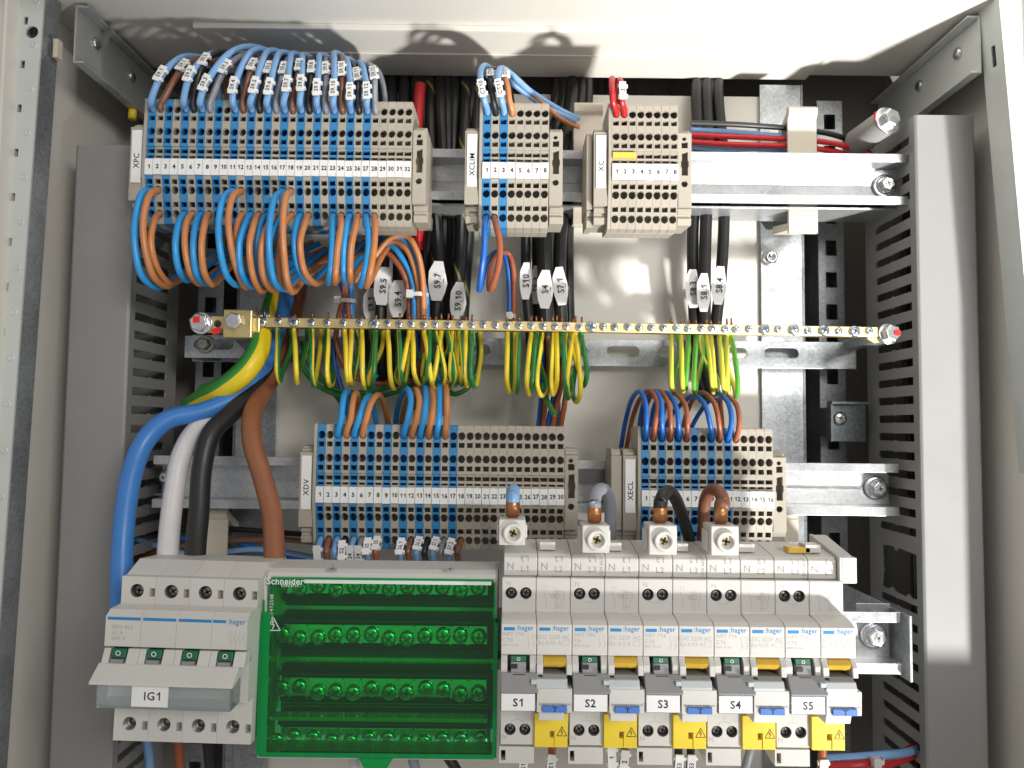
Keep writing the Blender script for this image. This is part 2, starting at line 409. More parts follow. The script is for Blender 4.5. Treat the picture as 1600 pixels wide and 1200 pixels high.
tp = P(71, 0, 105); bt = P(6, 900, 105)
post((tp.x, tp.z), (bt.x, bt.z), -1, 105, 16, 24, True)
tp = P(1562, 40, 109); bt = P(1616, 640, 109)
post((tp.x, tp.z), (bt.x, bt.z), 1, 109, 19, 24, False)
# outer returns of the frame beside the posts
MB().box(-345, -313.5, -108, -106, -300, 330).build('door_frame', 'panel_white', cab)
MB().box(332, 350, -112, -110, -300, 330).build('door_frame', 'panel_white', cab)
# depth beams under the ceiling on both sides
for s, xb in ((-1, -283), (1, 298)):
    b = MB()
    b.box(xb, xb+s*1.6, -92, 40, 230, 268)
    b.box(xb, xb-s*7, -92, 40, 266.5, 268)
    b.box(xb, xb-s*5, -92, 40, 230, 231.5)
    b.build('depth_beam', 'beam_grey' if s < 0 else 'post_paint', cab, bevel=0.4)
    for yy in (-70, -22):
        m = MB(); q = MB(); screw(m, q, (xb-s*0.2, yy, 254), 4.0, (-s, 0, 0), 2.0); m.build('rivet', 'zinc', cab)
MB().box(-214, 222, -188, -186, ZC-5, ZC).build('ceiling_lip', 'panel_white', cab)

# unseen plate added below the breakers, shades the lower duct from the lamp
MB().box(-300, 460, -176, -174.5, -420, -223).build('lamp_stop_plate', 'panel_white', cab)

# ---- rear uprights: galvanised sheet and perforated profile, both sides
for (x0, x1, xa, xb, nm) in ((370, 434, 306, 346, 'galv'), (1190, 1255, 1280, 1320, 'galv')):
    a, b = XX(x0, 3), XX(x1, 3)
    left = x0 < 800
    t = thing('rear_upright', 'perforated galvanised rear upright beside the ' + ('left wiring duct behind the thick supply cables' if left else 'right wiring duct, lit by the work lamp'), 'upright', ((a+b)/2, -3, -300), 'rear uprights')
    m = MB(); m.box(a, b, -3.4, -1.8, -300, 262); m.build('sheet', nm, t, bevel=0.3)
    e = b if not left else a; s = -1 if left else 1
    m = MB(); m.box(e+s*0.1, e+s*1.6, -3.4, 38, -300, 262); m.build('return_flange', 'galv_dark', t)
    c, d_ = sorted((XX(xa, -16), XX(xb, -16)))
    hl = []; z = -290
    while z < 250:
        hl.append(rect((d_-c)*0.28, (d_-c)*0.72, z, z+12)); z += 25
    m = MB(); m.plate(rect(0, d_-c, -300, 258), hl, lambda u, v, w: V((c+u, 16-w, v)), 1.5); m.build('perforated_profile', 'galv', t)
    for q in (c, d_-1.5):
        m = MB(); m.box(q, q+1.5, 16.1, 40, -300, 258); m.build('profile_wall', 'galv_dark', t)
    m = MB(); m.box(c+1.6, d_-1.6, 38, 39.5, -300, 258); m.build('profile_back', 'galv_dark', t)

# ---- wiring ducts
def duct(xi, side, ztop, dfront, label, broken):
    """xi: inner wall, side: +1 opens outwards to the right"""
    W = 38.0
    t = thing('wiring_duct', label, 'wiring duct', (xi+side*W/2, -dfront/2, -300), 'vertical wiring ducts')
    hl = []; z = -292.0
    def slot(z):
        h = 2.7
        return [(17.4, z-h+1.4), (18.8, z-h), (39.6, z-h), (41, z-1.9), (42.4, z-h), (66, z-h), (69.4, z-0.8), (69.4, z+0.8), (66, z+h), (42.4, z+h), (41, z+1.9), (39.6, z+h), (18.8, z+h), (17.4, z+h-1.4)]
    zb = (ZZ(930, 45, 1410), ZZ(852, 45, 1410))
    done = False
    while z < ztop-6:
        if broken and zb[0] < z < zb[1]:
            if not done:
                a, b = zb[0]+1, zb[1]-3
                hl.append([(19, a), (30, a), (33, a+2.2), (37, a), (52, a-0.5), (55, a+2), (59, a), (68, a+1), (69, b-3), (66, b), (42, b+1), (40, b-1.5), (36, b+1), (20, b), (20, b-8), (21.5, b-9.5), (20, b-11), (20.2, a+14), (22, a+12), (20, a+10)])
                done = True
        else: hl.append(slot(z))
        z += 12.5
    w = MB(); w.plate(rect(2, dfront-1.6, -300, ztop-0.5), hl, lambda u, v, q: V((xi+side*q, -u, v)), 1.3); w.build('slotted_wall', 'duct_grey', t)
    o = MB(); o.box(xi+side*(W-1.3), xi+side*W, -2, -dfront+1.6, -300, ztop-0.5); o.build('outer_wall', 'duct_grey', t)
    o = MB(); o.box(xi+side*1.4, xi+side*(W-1.4), -2, -3.2, -300, ztop-0.5); o.build('floor', 'duct_grey', t)
    c = MB()
    n = []
    for u, d in ((-0.9, -6.0), (-0.9, 1.0), (0.6, 2.2), (W-0.6, 2.2), (W+0.9, 1.0), (W+0.9, -6.0), (W+0.1, -6.0), (W+0.1, 0.6), (W-1.0, 1.2), (1.0, 1.2), (-0.1, 0.6), (-0.1, -6.0)):
        n.append((u, d))
    k = len(n)
    vs = [(xi+side*u, -dfront+1.4-d, zz) for zz in (-300, ztop) for u, d in n]
    tri = tessellate_polygon([[V((u, d, 0)) for u, d in n]])
    c.add(vs, [(i, (i+1) % k, (i+1) % k+k, i+k) for i in range(k)]+[tuple(q) for q in tri]+[tuple(i+k for i in q) for q in tri])
    c.build('cover', 'duct_grey', t, bevel=0.4)
    return t
ductL = duct(-251.0, -1, ZZ(227, 75, 160), 75, 'dim grey slotted wiring duct beside the thick blue cable', False)
ductR = duct(265.5, 1, ZZ(180, 75, 1460), 75, 'brightly lit grey slotted wiring duct with a broken out slot', True)
pr = MB(); text(pr, 'COEX 12521', (ORG[ductR.name].x-38/2-0.08, -10, ZZ(625, 10, 1358)), 4.6, (0, 0, 1), (0, 1, 0)); pr.build('lettering', 'ink_grey', ductR)
# dark bundles of wire inside the ducts, seen through the slots
for i in range(4):
    cc = ('black', 'brown', 'black', 'red')[i]
    wire('duct_wire', ('slack black wire', 'dark brown wire', 'second black wire', 'dark red wire')[i]+' running inside the right wiring duct', 'wire', 'wire_'+cc,
         [V((280+i*4, -34+i*9, -290)), V((284+i*4, -30+i*8, -100)), V((279+i*5, -32+i*7, 60)), V((283+i*4, -30+i*8, 190))], 2.4, 'wires inside the right duct', world=True)

# ---- DIN rails
def rail(xa, xb, zc, d, label, deep=15.0, ends=True):
    t = thing('mounting_rail', label, 'rail', ((xa+xb)/2, -d, zc), 'top hat rails')
    h = 17.5; w = 12.6; th = 1.4
    pf = [(d, h), (d, w-th+0.3), (d-deep+th, w-th), (d-deep+th-1.0, 0), (d-deep+th, -w+th), (d, -w+th-0.3), (d, -h), (d-th, -h), (d-th, -w), (d-deep-1.0, -w), (d-deep-1.0, w), (d-th, w), (d-th, h)]
    m = MB(); m.prism([(a, zc+b) for a, b in pf], xa, xb); m.build('rail_profile', 'rail_zinc', t, bevel=0.5)
    m = MB(); m.box(xa+1, xb-1, -(d-deep+th)+0.5, -(d-deep+th)+1.2, zc-0.5, zc+0.5); m.build('centre_rib', 'rail_zinc', t)
    return t
R1D, R3D, RMD = 64.0, 54.0, 125.0
Z1 = (ZZ(240, R1D, 1300)+ZZ(318, R1D, 1300))/2; Z3 = (ZZ(724, R3D, 1300)+ZZ(805, R3D, 1300))/2; ZM = (ZZ(958, RMD, 1380)+ZZ(1052, RMD, 1380))/2
r1 = rail(-246, XX(1419, R1D, 280), Z1, R1D, 'zinc top hat rail carrying the XPC, XCLIM and XC terminals')
r3 = rail(XX(238, R3D, 760), XX(1405, R3D, 760), Z3, R3D, 'zinc top hat rail carrying the XDV and XECL terminals')
rm = rail(XX(180, RMD, 1005), XX(1408, RMD, 1005), ZM, RMD, 'zinc top hat rail carrying the switch and the breakers')
def rail_bolt(rt, x, y, d, r=5.0, wsh=8.0):
    c = P(x, y, d); m = MB(); m.lathe(V((c.x, -d, c.z)), (0, -1, 0), [(0, wsh), (1.2, wsh), (1.3, wsh*0.86), (1.3, wsh*0.6), (1.6, wsh*0.6)], 26)
    m.build('washer', 'zinc', rt)
    m = MB(); q = MB(); c = V((c.x, -d-1.3, c.z)); m.cyl(c, c+V((0, -1.6, 0)), r*1.12, r*1.12, 24); hexhead(m, c+V((0, -1.6, 0)), r, h=4.2)
    for a in (0.3, 0.3+math.pi/2): q.obox(c+V((0, -6.0, 0)), (math.cos(a), 0, math.sin(a)), (-math.sin(a), 0, math.cos(a)), (0, 1, 0), r*0.9, r*0.22, 0.5)
    b = m.build('bolt', 'zinc', rt, bevel=0.25); ORG[b.name] = ORG[rt.name]
    q.build('cross_recess', 'zinc_dull', b)
rail_bolt(r1, 1381, 291, R1D-13.6); rail_bolt(r3, 1368, 762, R3D-13.6); rail_bolt(r3, 262, 745, R3D-13.6, 3.6, 5.6); rail_bolt(rm, 1364, 992, RMD-13.6, 5.5, 7.6)
# support channels behind rails, standoffs
def channel(x0, x1, z0, z1, d0, d1, label):
    m = MB(); th = 1.6
    m.prism([(d0, z0), (d1, z0), (d1, z0+th), (d0+th, z0+th), (d0+th, z1-th), (d1, z1-th), (d1, z1), (d0, z1)], x0, x1)
    return tag(m.build('support_channel', 'rail_zinc', bevel=0.5), label, 'channel', 'support channels behind the rails')
channel(XX(250, 30, 300), XX(1393, 40, 320), Z1-16.5, Z1+11, 16, R1D-16, 'bright zinc support channel behind the rail of the XPC terminals')
channel(XX(250, 30, 760), XX(1372, 35, 760), Z3-11, Z3+11, 16, R3D-16, 'zinc support channel behind the rail of the XDV terminals')
# forward bracket at the end of the breaker rail
bk = thing('rail_bracket', 'folded zinc bracket carrying the breaker rail beside the right duct', 'bracket', P(1400, 1050, 100))
xa = XX(1406, RMD, 1005); m = MB(); m.box(xa-18, xa+2.4, -(RMD-15.2), -(RMD-16.8), ZM-19, ZM+19); m.box(xa+2.4, xa+4.2, -20, -(RMD+6), ZM-20, ZM+17); m.build('bracket_plate', 'galv', bk, bevel=0.4)

# ---- wire guide clips in cream plastic
def guide(px0, px1, ytop, ybot, d, label, zlo=None):
    a, b = XX(px0, d, ytop), XX(px1, d, ytop); zt, zl = ZZ(ytop, d, px0), ZZ(ybot, d, px0)
    t = thing('wire_guide', label, 'wire guide', ((a+b)/2, -d, zl), 'cream wire guides')
    m = MB(); m.prism([(d, zl), (d, zl+18), (d-0.6, zl+18.4), (d-0.6, zt-9), (d+1.5, zt-7), (d+2.2, zt-2), (d, zt), (d-3, zt), (d-3, zl)], a, b); m.build('guide_plate', 'clip_cream', t, bevel=0.4)
    m = MB(); m.prism([(d-3, zt-2), (d-3, zt-7), (12, zt-20), (8, zt-20), (8, zt-14)], a+1, b-1); m.build('guide_arm', 'clip_cream', t, bevel=0.4)
    m = MB(); m.prism([(d-3, zl+3), (d-3, zl+8), (8, zl+14), (8, zl+8)], a+1, b-1); m.build('guide_foot', 'clip_cream', t, bevel=0.4)
    return t
guide(897, 942, 160, 352, 44, 'cream plastic wire guide behind the rail between XCLIM and XC')
guide(1231, 1276, 166, 364, 44, 'bright cream wire guide holding the red wires above the rail')
guide(318, 356, 792, 905, 34, 'cream wire guide under the rail beside the thick black cable')
guide(1206, 1247, 760, 852, 34, 'cream wire guide below the rail behind the XECL end clamp')

# ---- perforated cross strip behind the earth bar
zt, zb = ZZ(531, 14, 1000), ZZ(573, 14, 1000); xa, xb = XX(300, 14, 550), XX(1338, 14, 560)
hl = []
for (p0, p1) in ((430, 480), (640, 690), (740, 766), (850, 918), (948, 999), (1028, 1068), (1110, 1167), (1194, 1248)):
    hl.append(obround(XX(p0, 14, 550), XX(p1, 14, 550), ZZ(558, 14, 1000), ZZ(541, 14, 1000)))
m = MB(); m.plate(rect(xa, xb, zb, zt), hl, lambda u, v, w: V((u, -12.4-w, v)), 1.6)
tag(m.build('cross_strip', 'galv', bevel=0.2), 'galvanised cross strip with long slots behind the brass earth bar', 'steel strip')
# hexagonal spacers that hold the bar and the upper rail, pointing forward
def spacer(c, d0, d1, r, label):
    m = MB(); m.cyl((c.x, -d0, c.z), (c.x, -d1, c.z), r, r, 6, smooth=False)
    return tag(m.build('hex_spacer', 'galv', bevel=0.4), label, 'spacer', 'zinc hexagonal spacers')
spacer(P(1389, 523, 70), 3, 68, 5.2, 'zinc hexagonal spacer behind the red marked bolt of the earth bar end')
spacer(P(312, 504, 70), 3, 68, 5.2, 'zinc hexagonal spacer behind the brass clamp of the earth bar')
spacer(P(1381, 291, R1D-15), 3, R1D-17.5, 6.5, 'zinc hexagonal spacer behind the upper rail bolt')
# small bracket with bolt below the clamp; bracket on right upright
bk = thing('angle_bracket', 'small zinc bracket with a dull bolt under the brass clamp', 'bracket', P(330, 560, 40))
c = P(320, 545, 40); m = MB(); a = P(290, 525, 40); b = P(395, 560, 40)
m.plate([(a.x, b.z), (b.x, b.z), (b.x-16, a.z+1), (a.x, a.z)], [obround(P(303, 540, 40).x, P(365, 540, 40).x, P(303, 546, 40).z, P(303, 530, 40).z)], lambda u, v, w: V((u, -39-w, v)), 1.6); m.build('bracket_plate', 'galv', bk)
MB().box(a.x+3, a.x+14, -3, -39, b.z, b.z+1.6).build('bracket_leg', 'galv', bk)
m = MB(); c = P(321, 538, 41); hexhead(m, c, 4.4, h=4, washer=6.2); m.build('bolt', 'zinc_dull', bk, bevel=0.2)
bk = thing('angle_bracket', 'small dark angle bracket with a cross screw beside the right duct', 'bracket', P(1315, 690, 8))
a, b = P(1293, 628, 8), P(1352, 690, 8); m = MB(); m.box(a.x, b.x, -7, -8.6, b.z, a.z); m.box(a.x, b.x, -8.6, -16, a.z-1.6, a.z); m.box(a.x, a.x+1.6, -8.6, -14, b.z, a.z-1.6); m.build('bracket_plate', 'galv_dark', bk)
MB().box(a.x+2, b.x-2, 16, -7, b.z+4, a.z-4).build('bracket_leg', 'galv_dark', bk)
m = MB(); q = MB(); screw(m, q, P(1312, 654, 8.6), 5.0, h=2.2); s = m.build('screw', 'zinc', bk); ORG[s.name] = ORG[bk.name]; q.build('cross_recess', 'zinc_dull', s)
m = MB(); c = P(1202, 404, 3.6); m.lathe(c, (0, -1, 0), [(0, 5.5), (1.5, 5.2), (6, 4.2), (6.2, 3.0), (5.4, 2.2), (4.6, 0.01)], 22); tag(m.build('sheet_nut', 'zinc', org=c), 'shiny round nut on the galvanised sheet above the earth bar', 'nut')
# large hex bolt with red mark at the end of the upper right depth beam
t = thing('beam_bolt', 'large hex bolt with a red mark beside the top of the right duct', 'bolt', P(1388, 205, 68))
c = P(1386, 189, 66); m = MB(); ax = V((0.25, -1, 0.12)); m.cyl(c-ax*30, c, 9.0, 9.0, 26); m.build('sleeve', 'duct_grey', t, bevel=0.5)
m = MB(); hexhead(m, c, 6.6, ax, 5, washer=9.6); m.build('bolt', 'zinc', t, bevel=0.3)
m = MB(); m.obox(c+V((-7.4, -1.6, 1.6)), (1, 0.25, 0), (0, 0, 1), ax, 4, 7, 1.2); m.build('red_mark', 'paint_red', t)
# yellow tipped pegs by the left beam
for (x, y, h) in ((131, 202, 10), (207, 176, 5)):
    c = P(x, y, 20); m = MB(); m.cyl(c+V((0, 0, -h)), c+V((0, 0, h)), 2.9, 2.9, 12); o = m.build('yellow_wire_stub', 'cover_yellow'); tag(o, 'short yellow wire stub standing above the left wiring duct' if x < 150 else 'yellow stub just above the XPC end clamp', 'wire')

# ================================================================== terminal blocks
# local frame: x across, h = height above the rail flange, z from the marker centre (mm)
HB = 40.0
PITCH = 5.17
def block_mesh(color, hd):
    """hd: marker height above rail flange"""
    m = MB(); w = PITCH/2-0.06; k = hd
    segs = [  # (z0, h0, z1, h1, holes)
        (43.0, k-2.6, 13.4, k-1.2, [circ(0, 37.2, 2.28, 16, 2.5), rect(-1.8, 1.8, 29.9, 33.0), circ(0, 22.8, 2.28, 16, 2.5), rect(-1.8, 1.8, 15.3, 18.4)]),
        (13.4, k-2.4, 5.25, k-2.2, [rect(-2.2, 2.2, 9.2, 11.8), rect(-2.0, 2.0, 6.2, 7.6)]),
        (-5.25, k-1.0, -33.5, k-7.0, [rect(-1.8, 1.8, -10.4, -7.4), circ(0, -13.9, 2.28, 16, 2.5), rect(-1.8, 1.8, -24.0, -20.9), circ(0, -28.2, 2.28, 16, 2.5)])]
    for z0, h0, z1, h1, hl in segs:
        def mp(u, v, t, z0=z0, h0=h0, z1=z1, h1=h1):
            return V((u, -(h0+(h1-h0)*(v-z0)/(z1-z0)-2.2+t), v))
        m.plate(rect(-w, w, z1, z0), hl, mp, 2.2)
    m.box(-w, w, -(k-12), -(k-1.4), -5.25, 5.25)
    # body below the cavities
    prof = [(0, 20), (0, -20), (6, -22), (8, -33.3), (k-15, -35.0), (k-14, -34), (k-13, -5.3), (k-12, -5.3), (k-12, 5.3), (k-12, 43.2), (k-13, 44.2), (8, 43.2), (6, 22)]
    m.prism(prof, -w, w)
    # side walls and end walls up to the front plates
    sw = [(k-14, -34.6), (k-7.2, -34.1), (k-1.05, -5.2), (k-1.05, 5.2), (k-2.4, 5.3), (k-2.4, 13.3), (k-1.3, 13.4), (k-2.7, 43.6), (k-12.5, 44.1)]
    m.prism(sw, -w, -w+0.32); m.prism(sw, w-0.32, w)
    m.prism([(k-14, -34.9), (k-7.4, -34.2), (k-7.1, -33.4), (k-14, -33.5)], -w+0.33, w-0.33)
    m.prism([(k-12.6, 43.0), (k-2.7, 43.0), (k-2.9, 43.9), (k-12.6, 44.1)], -w+0.33, w-0.33)
    return m
def marker_mesh(hd):
    m = MB(); w = PITCH/2-0.13; m.box(-w, w, -hd, -(hd-1.3), -5.0, 5.0); return m
mesh_cache = {}
def cached(key, fn, name, material, bevel=0):
    if key not in mesh_cache:
        o = fn().build(name, material, org=V((0, 0, 0)))
        mesh_cache[key] = o.data
        bpy.data.objects.remove(o)
    return mesh_cache[key]
def inst(key, fn, name, material, loc, parent=None):
    me = cached(key, fn, name, material)
    o = bpy.data.objects.new(name, me); COL.objects.link(o)
    if parent is not None: o.parent = parent; o.location = V(loc)*MM
    else: o.location = V(loc)*MM; ORG[o.name] = V(loc)
    return o
ONES = 'zero one two three four five six seven eight nine ten eleven twelve thirteen fourteen fifteen sixteen seventeen eighteen nineteen'.split()
def words(k): return ONES[k] if k < 20 else {2: 'twenty', 3: 'thirty'}[k//10] + ('' if k % 10 == 0 else ' '+ONES[k % 10])
BX = {}                                       # (strip, number) -> block centre x
def strip(tagname, x0, n, blue, zc, flange, hd):
    """a row of terminal blocks clipped on a rail; x0 = centre of block 1, zc = height of the markers"""
    for k in range(1, n+1):
        x = x0+PITCH*(k-1)+random.uniform(-0.03, 0.03); col = 'blue' if k in blue else 'beige'
        BX[(tagname, k)] = x
        b = inst(('block', col, hd), lambda: block_mesh(col, hd), 'terminal_block', 'block_'+col, (x, -flange, zc))
        tag(b, '%s %s terminal block with the number %s on its white marker' % (col, tagname, words(k)), 'terminal block', 'terminal blocks on the rails')
        mk = inst(('marker', hd), lambda: marker_mesh(hd), 'number_marker', 'marker_white', (random.uniform(-0.05, 0.05), random.uniform(-0.25, 0.1), random.uniform(-0.15, 0.15)), b)
        def num(): 
            t = MB(); text(t, str(k), (0.3, -hd-0.05, 0.1), 3.8, bold=0.035, sx=0.9 if k > 9 else 1.0); return t
        inst(('num', k, hd), num, 'number', 'ink', (0, 0, 0), mk)
odd = lambda a, b: set(range(a, b+1, 2))
HD1, HD3 = 41.0, 38.0
ZB1 = ZZ(262, R1D+HD1, 435); ZB3 = ZZ(775, R3D+HD3, 690); ZB3b = ZZ(781, R3D+HD3, 1100)
strip('XPC', XX(232, R1D+HD1, 262), 32, odd(1, 27), ZB1, R1D, HD1)
strip('XCLIM', XX(760, R1D+HD1, 264), 8, {1, 3}, ZB1, R1D, HD1)
strip('XC', XX(963, R1D+HD1, 265), 8, set(), ZB1, R1D, HD1)
strip('XDV', XX(499, R3D+HD3, 774), 30, odd(1, 17), ZB3, R3D, HD3)
strip('XECL', XX(1009, R3D+HD3, 780), 16, {1, 3, 5, 7, 9, 11}, ZB3, R3D, HD3)

# end plates and end clamps
def end_plate(tagname, zc, fl, hd):
    x = BX[(tagname, 1)]-PITCH/2-1.15; k = hd
    m = MB(); m.prism([(fl+a, zc+b) for a, b in [(0, 20), (0, -20), (6, -22), (8, -33.3), (k-15, -35.6), (k-7.0, -34.4), (k-0.8, -5.2), (k-0.8, 5.2), (k-0.9, 13.4), (k-2.0, 43.8), (k-4, 44.8), (8, 44), (6, 22)]], x-1.0, x+1.0)
    tag(m.build('end_plate', 'block_beige', bevel=0.25), 'thin beige end plate beside terminal 1 of the %s strip' % tagname, 'end plate', 'end plates of the strips')
for a in (('XPC', ZB1, R1D, HD1), ('XCLIM', ZB1, R1D, HD1), ('XC', ZB1, R1D, HD1), ('XDV', ZB3, R3D, HD3), ('XECL', ZB3, R3D, HD3)): end_plate(*a)
def clamp(xc, zc, fl, hd, labeltext, label, w=8.4, plain=False):
    """end clamp: screw foot on the rail, raised front with holes, or a name strip"""
    t = thing('end_clamp', label, 'end clamp', (xc, -fl, zc-30), 'end clamps of the strips')
    k = fl+hd-3.5; a, b = xc-w/2, xc+w/2
    hl = []
    if not labeltext and not plain:
        hl = [circ(xc-0.4, zc+22.5, 1.3, 10), rect(xc-2.0, xc+1.8, zc+16.6, zc+20.4),
              [(xc-1.9, zc-0.8), (xc+1.9, zc-0.8), (xc+1.9, zc+4), (xc+2.4, zc+5), (xc+2.4, zc+8), (xc+1.8, zc+9), (xc+1.8, zc+14.2), (xc-1.8, zc+13.4), (xc-1.8, zc+9), (xc-2.4, zc+8), (xc-2.4, zc+5), (xc-1.9, zc+4)],
              circ(xc-0.2, zc-6.2, 2.0, 12)]
    m = MB(); m.plate(rect(a, b, zc-20.5, zc+26.2), hl, lambda u, v, q: V((u, -(k-2+q), v)), 2.0)
    m.prism([(fl, zc+20), (fl, zc-20), (fl+4, zc-22), (fl+8, zc-20.2), (k-9, zc-20.2), (k-9, zc+26), (fl+6, zc+26)], a, b)
    for q in (a, b-0.8): m.prism([(k-9, zc-20.4), (k-2.05, zc-20.4), (k-2.05, zc+26.1), (k-9, zc+26.1)], q, q+0.8)
    m.prism([(k-9, zc+25.2), (k-2.05, zc+25.2), (k-2.05, zc+26.1), (k-9, zc+26.1)], a+0.81, b-0.81)
    m.prism([(k-9, zc-20.4), (k-2.05, zc-20.4), (k-2.05, zc-19.4), (k-9, zc-19.4)], a+0.81, b-0.81)
    m.build('clamp_body', 'block_beige', t, bevel=0.3)
    m = MB(); m.prism([(fl+2, zc-20.6), (k-4, zc-20.6), (k-4, zc-24), (k-6, zc-24.4), (k-6, zc-26.5), (k-4.5, zc-26.8), (k-5.5, zc-31), (fl+4, zc-29)], a+0.5, b+0.9); m.build('clamp_foot', 'block_beige', t, bevel=0.3)
    m = MB(); m.prism([(fl+3, zc+26.3), (k-3, zc+26.3), (k-3.2, zc+28.3), (k-5.5, zc+28.6), (k-5.5, zc+29.8), (k-8, zc+30.2), (fl+4, zc+30.2)], a+0.3, b-0.3); m.build('clamp_head', 'block_beige', t, bevel=0.3)
    if labeltext:
        m = MB(); m.box(a+1.2, b-1.0, -k-0.9, -k-0.02, zc-9.5, zc+24.0); s = m.build('name_strip', 'marker_white', t, bevel=0.2)
        tx = MB(); text(tx, labeltext, ((a+b)/2+0.2, -k-0.96, zc+4.2), 4.7, (0, 0, 1), (-1, 0, 0), bold=0.015); tx.build('lettering', 'ink', s)
    return t
for nm, zc, fl, hd, last in (('XPC', ZB1, R1D, HD1, 32), ('XCLIM', ZB1, R1D, HD1, 8), ('XC', ZB1, R1D, HD1, 8), ('XDV', ZB3, R3D, HD3, 30), ('XECL', ZB3, R3D, HD3, 16)):
    w = 8.6
    clamp(BX[(nm, 1)]-PITCH/2-2.4-w/2, zc, fl, hd, nm, 'beige end clamp with the white %s name strip' % nm, w)
    clamp(BX[(nm, last)]+PITCH/2+0.3+4.2, zc, fl, hd, None, 'beige end clamp with small holes closing the %s strip' % nm)
clamp(BX[('XECL', 1)]-PITCH/2-2.4-8.6-0.4-3.4, ZB3, R3D, HD3-2, None, 'plain beige clamp pressed against the XECL name clamp', 6.6, True)
clamp(BX[('XC', 1)]-PITCH/2-2.4-8.6-0.4-1.9, ZB1-1, R1D, HD1-4, None, 'plain beige clamp pressed against the XC name clamp', 3.6, True)
# yellow jumper over XC 1 to 3
m = MB(); x = BX[('XC', 1)]; m.box(x-2.3, x+PITCH*2+2.0, -(R1D+HD1-2.6), -(R1D+HD1+0.2), ZB1+9.0, ZB1+12.4)
tag(m.build('jumper_bridge', 'jumper_yellow', bevel=0.3), 'yellow jumper bridge plugged across XC terminals 1 to 3', 'jumper')

# ================================================================== earth bar
def bar_y(x): return 503+(x-409)*(518-503)/948.0
BD = 71.0
eb = thing('earth_bar', 'long brass earth bar with a row of cross head screws', 'earth bar', P(860, 530, BD))
a, b = P(398, bar_y(398), BD), P(1372, bar_y(1372), BD)
ax = (b-a).normalized(); upv = V((0, 0, 1)); upv = (upv-ax*upv.dot(ax)).normalized(); c = (a+b)/2; yv = V((0, 1, 0))
def BP(x, dz=0.0, d=BD): p = P(x, bar_y(x), d); return p+upv*dz
m = MB(); L = (b-a).length
m.obox(c+yv*4.0, ax, upv, yv, L, 6.4, 8.0); m.build('bar', 'brass', eb, bevel=0.5)
big = {409, 459, 585, 924, 1194, 1240, 1287, 1335}
SX = [409, 435, 459, 486, 511, 536, 561, 585, 605, 624, 643, 662, 680, 699, 718, 737, 755, 774, 793, 811, 830, 849, 867, 885, 905, 924, 942, 960, 980, 998, 1018, 1036, 1057, 1074, 1095, 1112, 1132, 1149, 1170, 1194, 1215, 1240, 1262, 1287, 1310, 1335, 1357]
for x in SX:
    hm, qm = MB(), MB(); p = BP(x+random.uniform(-.6, .6), random.uniform(-0.2, 0.6))
    screw(hm, qm, p, 3.7 if x in big else 2.55, ax=V((random.uniform(-.06, .06), -1, random.uniform(0.0, 0.22))), h=2.0 if x in big else 1.6, ang=random.uniform(0, 1.5))
    s = hm.build('screw', 'zinc', eb); qm.build('cross_recess', 'recess', s)
    m = MB(); m.cyl(p+yv*4.0-upv*3.15, p+yv*4.0-upv*3.4, 1.5, 1.5, 10)
# brass clamp block at one end with its bolts
a, b = P(349, 483, BD+7), P(393, 528, BD+7); m = MB(); m.box(a.x, b.x, -(BD+7), -(BD-9), b.z, a.z)
n0, n1 = P(393, 495, BD+3), P(402, 520, BD+3); m.box(n0.x, n1.x+1.5, -(BD+3), -(BD-7), n1.z, n0.z); m.build('clamp_block', 'brass', eb, bevel=0.9)
m = MB(); hexhead(m, P(367, 502, BD+7), 5.6, h=4.5); m.build('bolt', 'zinc', eb, bevel=0.3)
a, b = P(312, 494, BD-2), P(349, 520, BD-2); m = MB(); m.plate(rect(a.x, b.x, b.z, a.z), [circ(P(340, 505, BD-2).x, P(340, 506, BD-2).z, 2.6, 14)], lambda u, v, w: V((u, -(BD-5+w), v)), 3.0); m.build('clamp_tongue', 'brass', eb, bevel=0.4)
m = MB(); p = P(315, 505, BD-1.5); hexhead(m, p, 6.3, h=5.0, washer=7.4); s = m.build('bolt', 'zinc', eb, bevel=0.3)
m = MB(); m.obox(p+V((-0.8, -6.4, 1.6)), (1, 0, .1), (0, 0, 1), (0, 1, 0), 4.4, 4.2, 0.5); m.build('red_mark', 'paint_red', s)
m = MB(); p = P(338, 517, BD+1.5); m.obox(p, (1, 0, 0.4), (-.4, 0, 1), (0, 1, 0), 6, 4, 0.6); m.build('red_mark', 'paint_red', eb)
# far end tongue and bolt
a, b = P(1355, 512, BD-1), P(1396, 537, BD-1); m = MB(); m.plate([(a.x, b.z+3), (b.x-12, b.z), (b.x, b.z+3), (b.x, a.z-3), (a.x+12, a.z), (a.x, a.z)], [], lambda u, v, w: V((u, -(BD-5+w), v)), 3.4); m.build('end_tongue', 'brass', eb, bevel=0.6)
m = MB(); p = P(1387, 522, BD-1); ax2 = V((0.12, -1, 0.05)); hexhead(m, p, 6.0, ax=ax2, h=5.2, washer=7.0); s = m.build('bolt', 'zinc', eb, bevel=0.3)
m = MB(); m.cyl(p+ax2*6.3+V((2.4, 0, 0)), p+ax2*6.75+V((2.4, 0, 0)), 2.2, 2.2, 14); m.build('red_mark', 'paint_red', s)

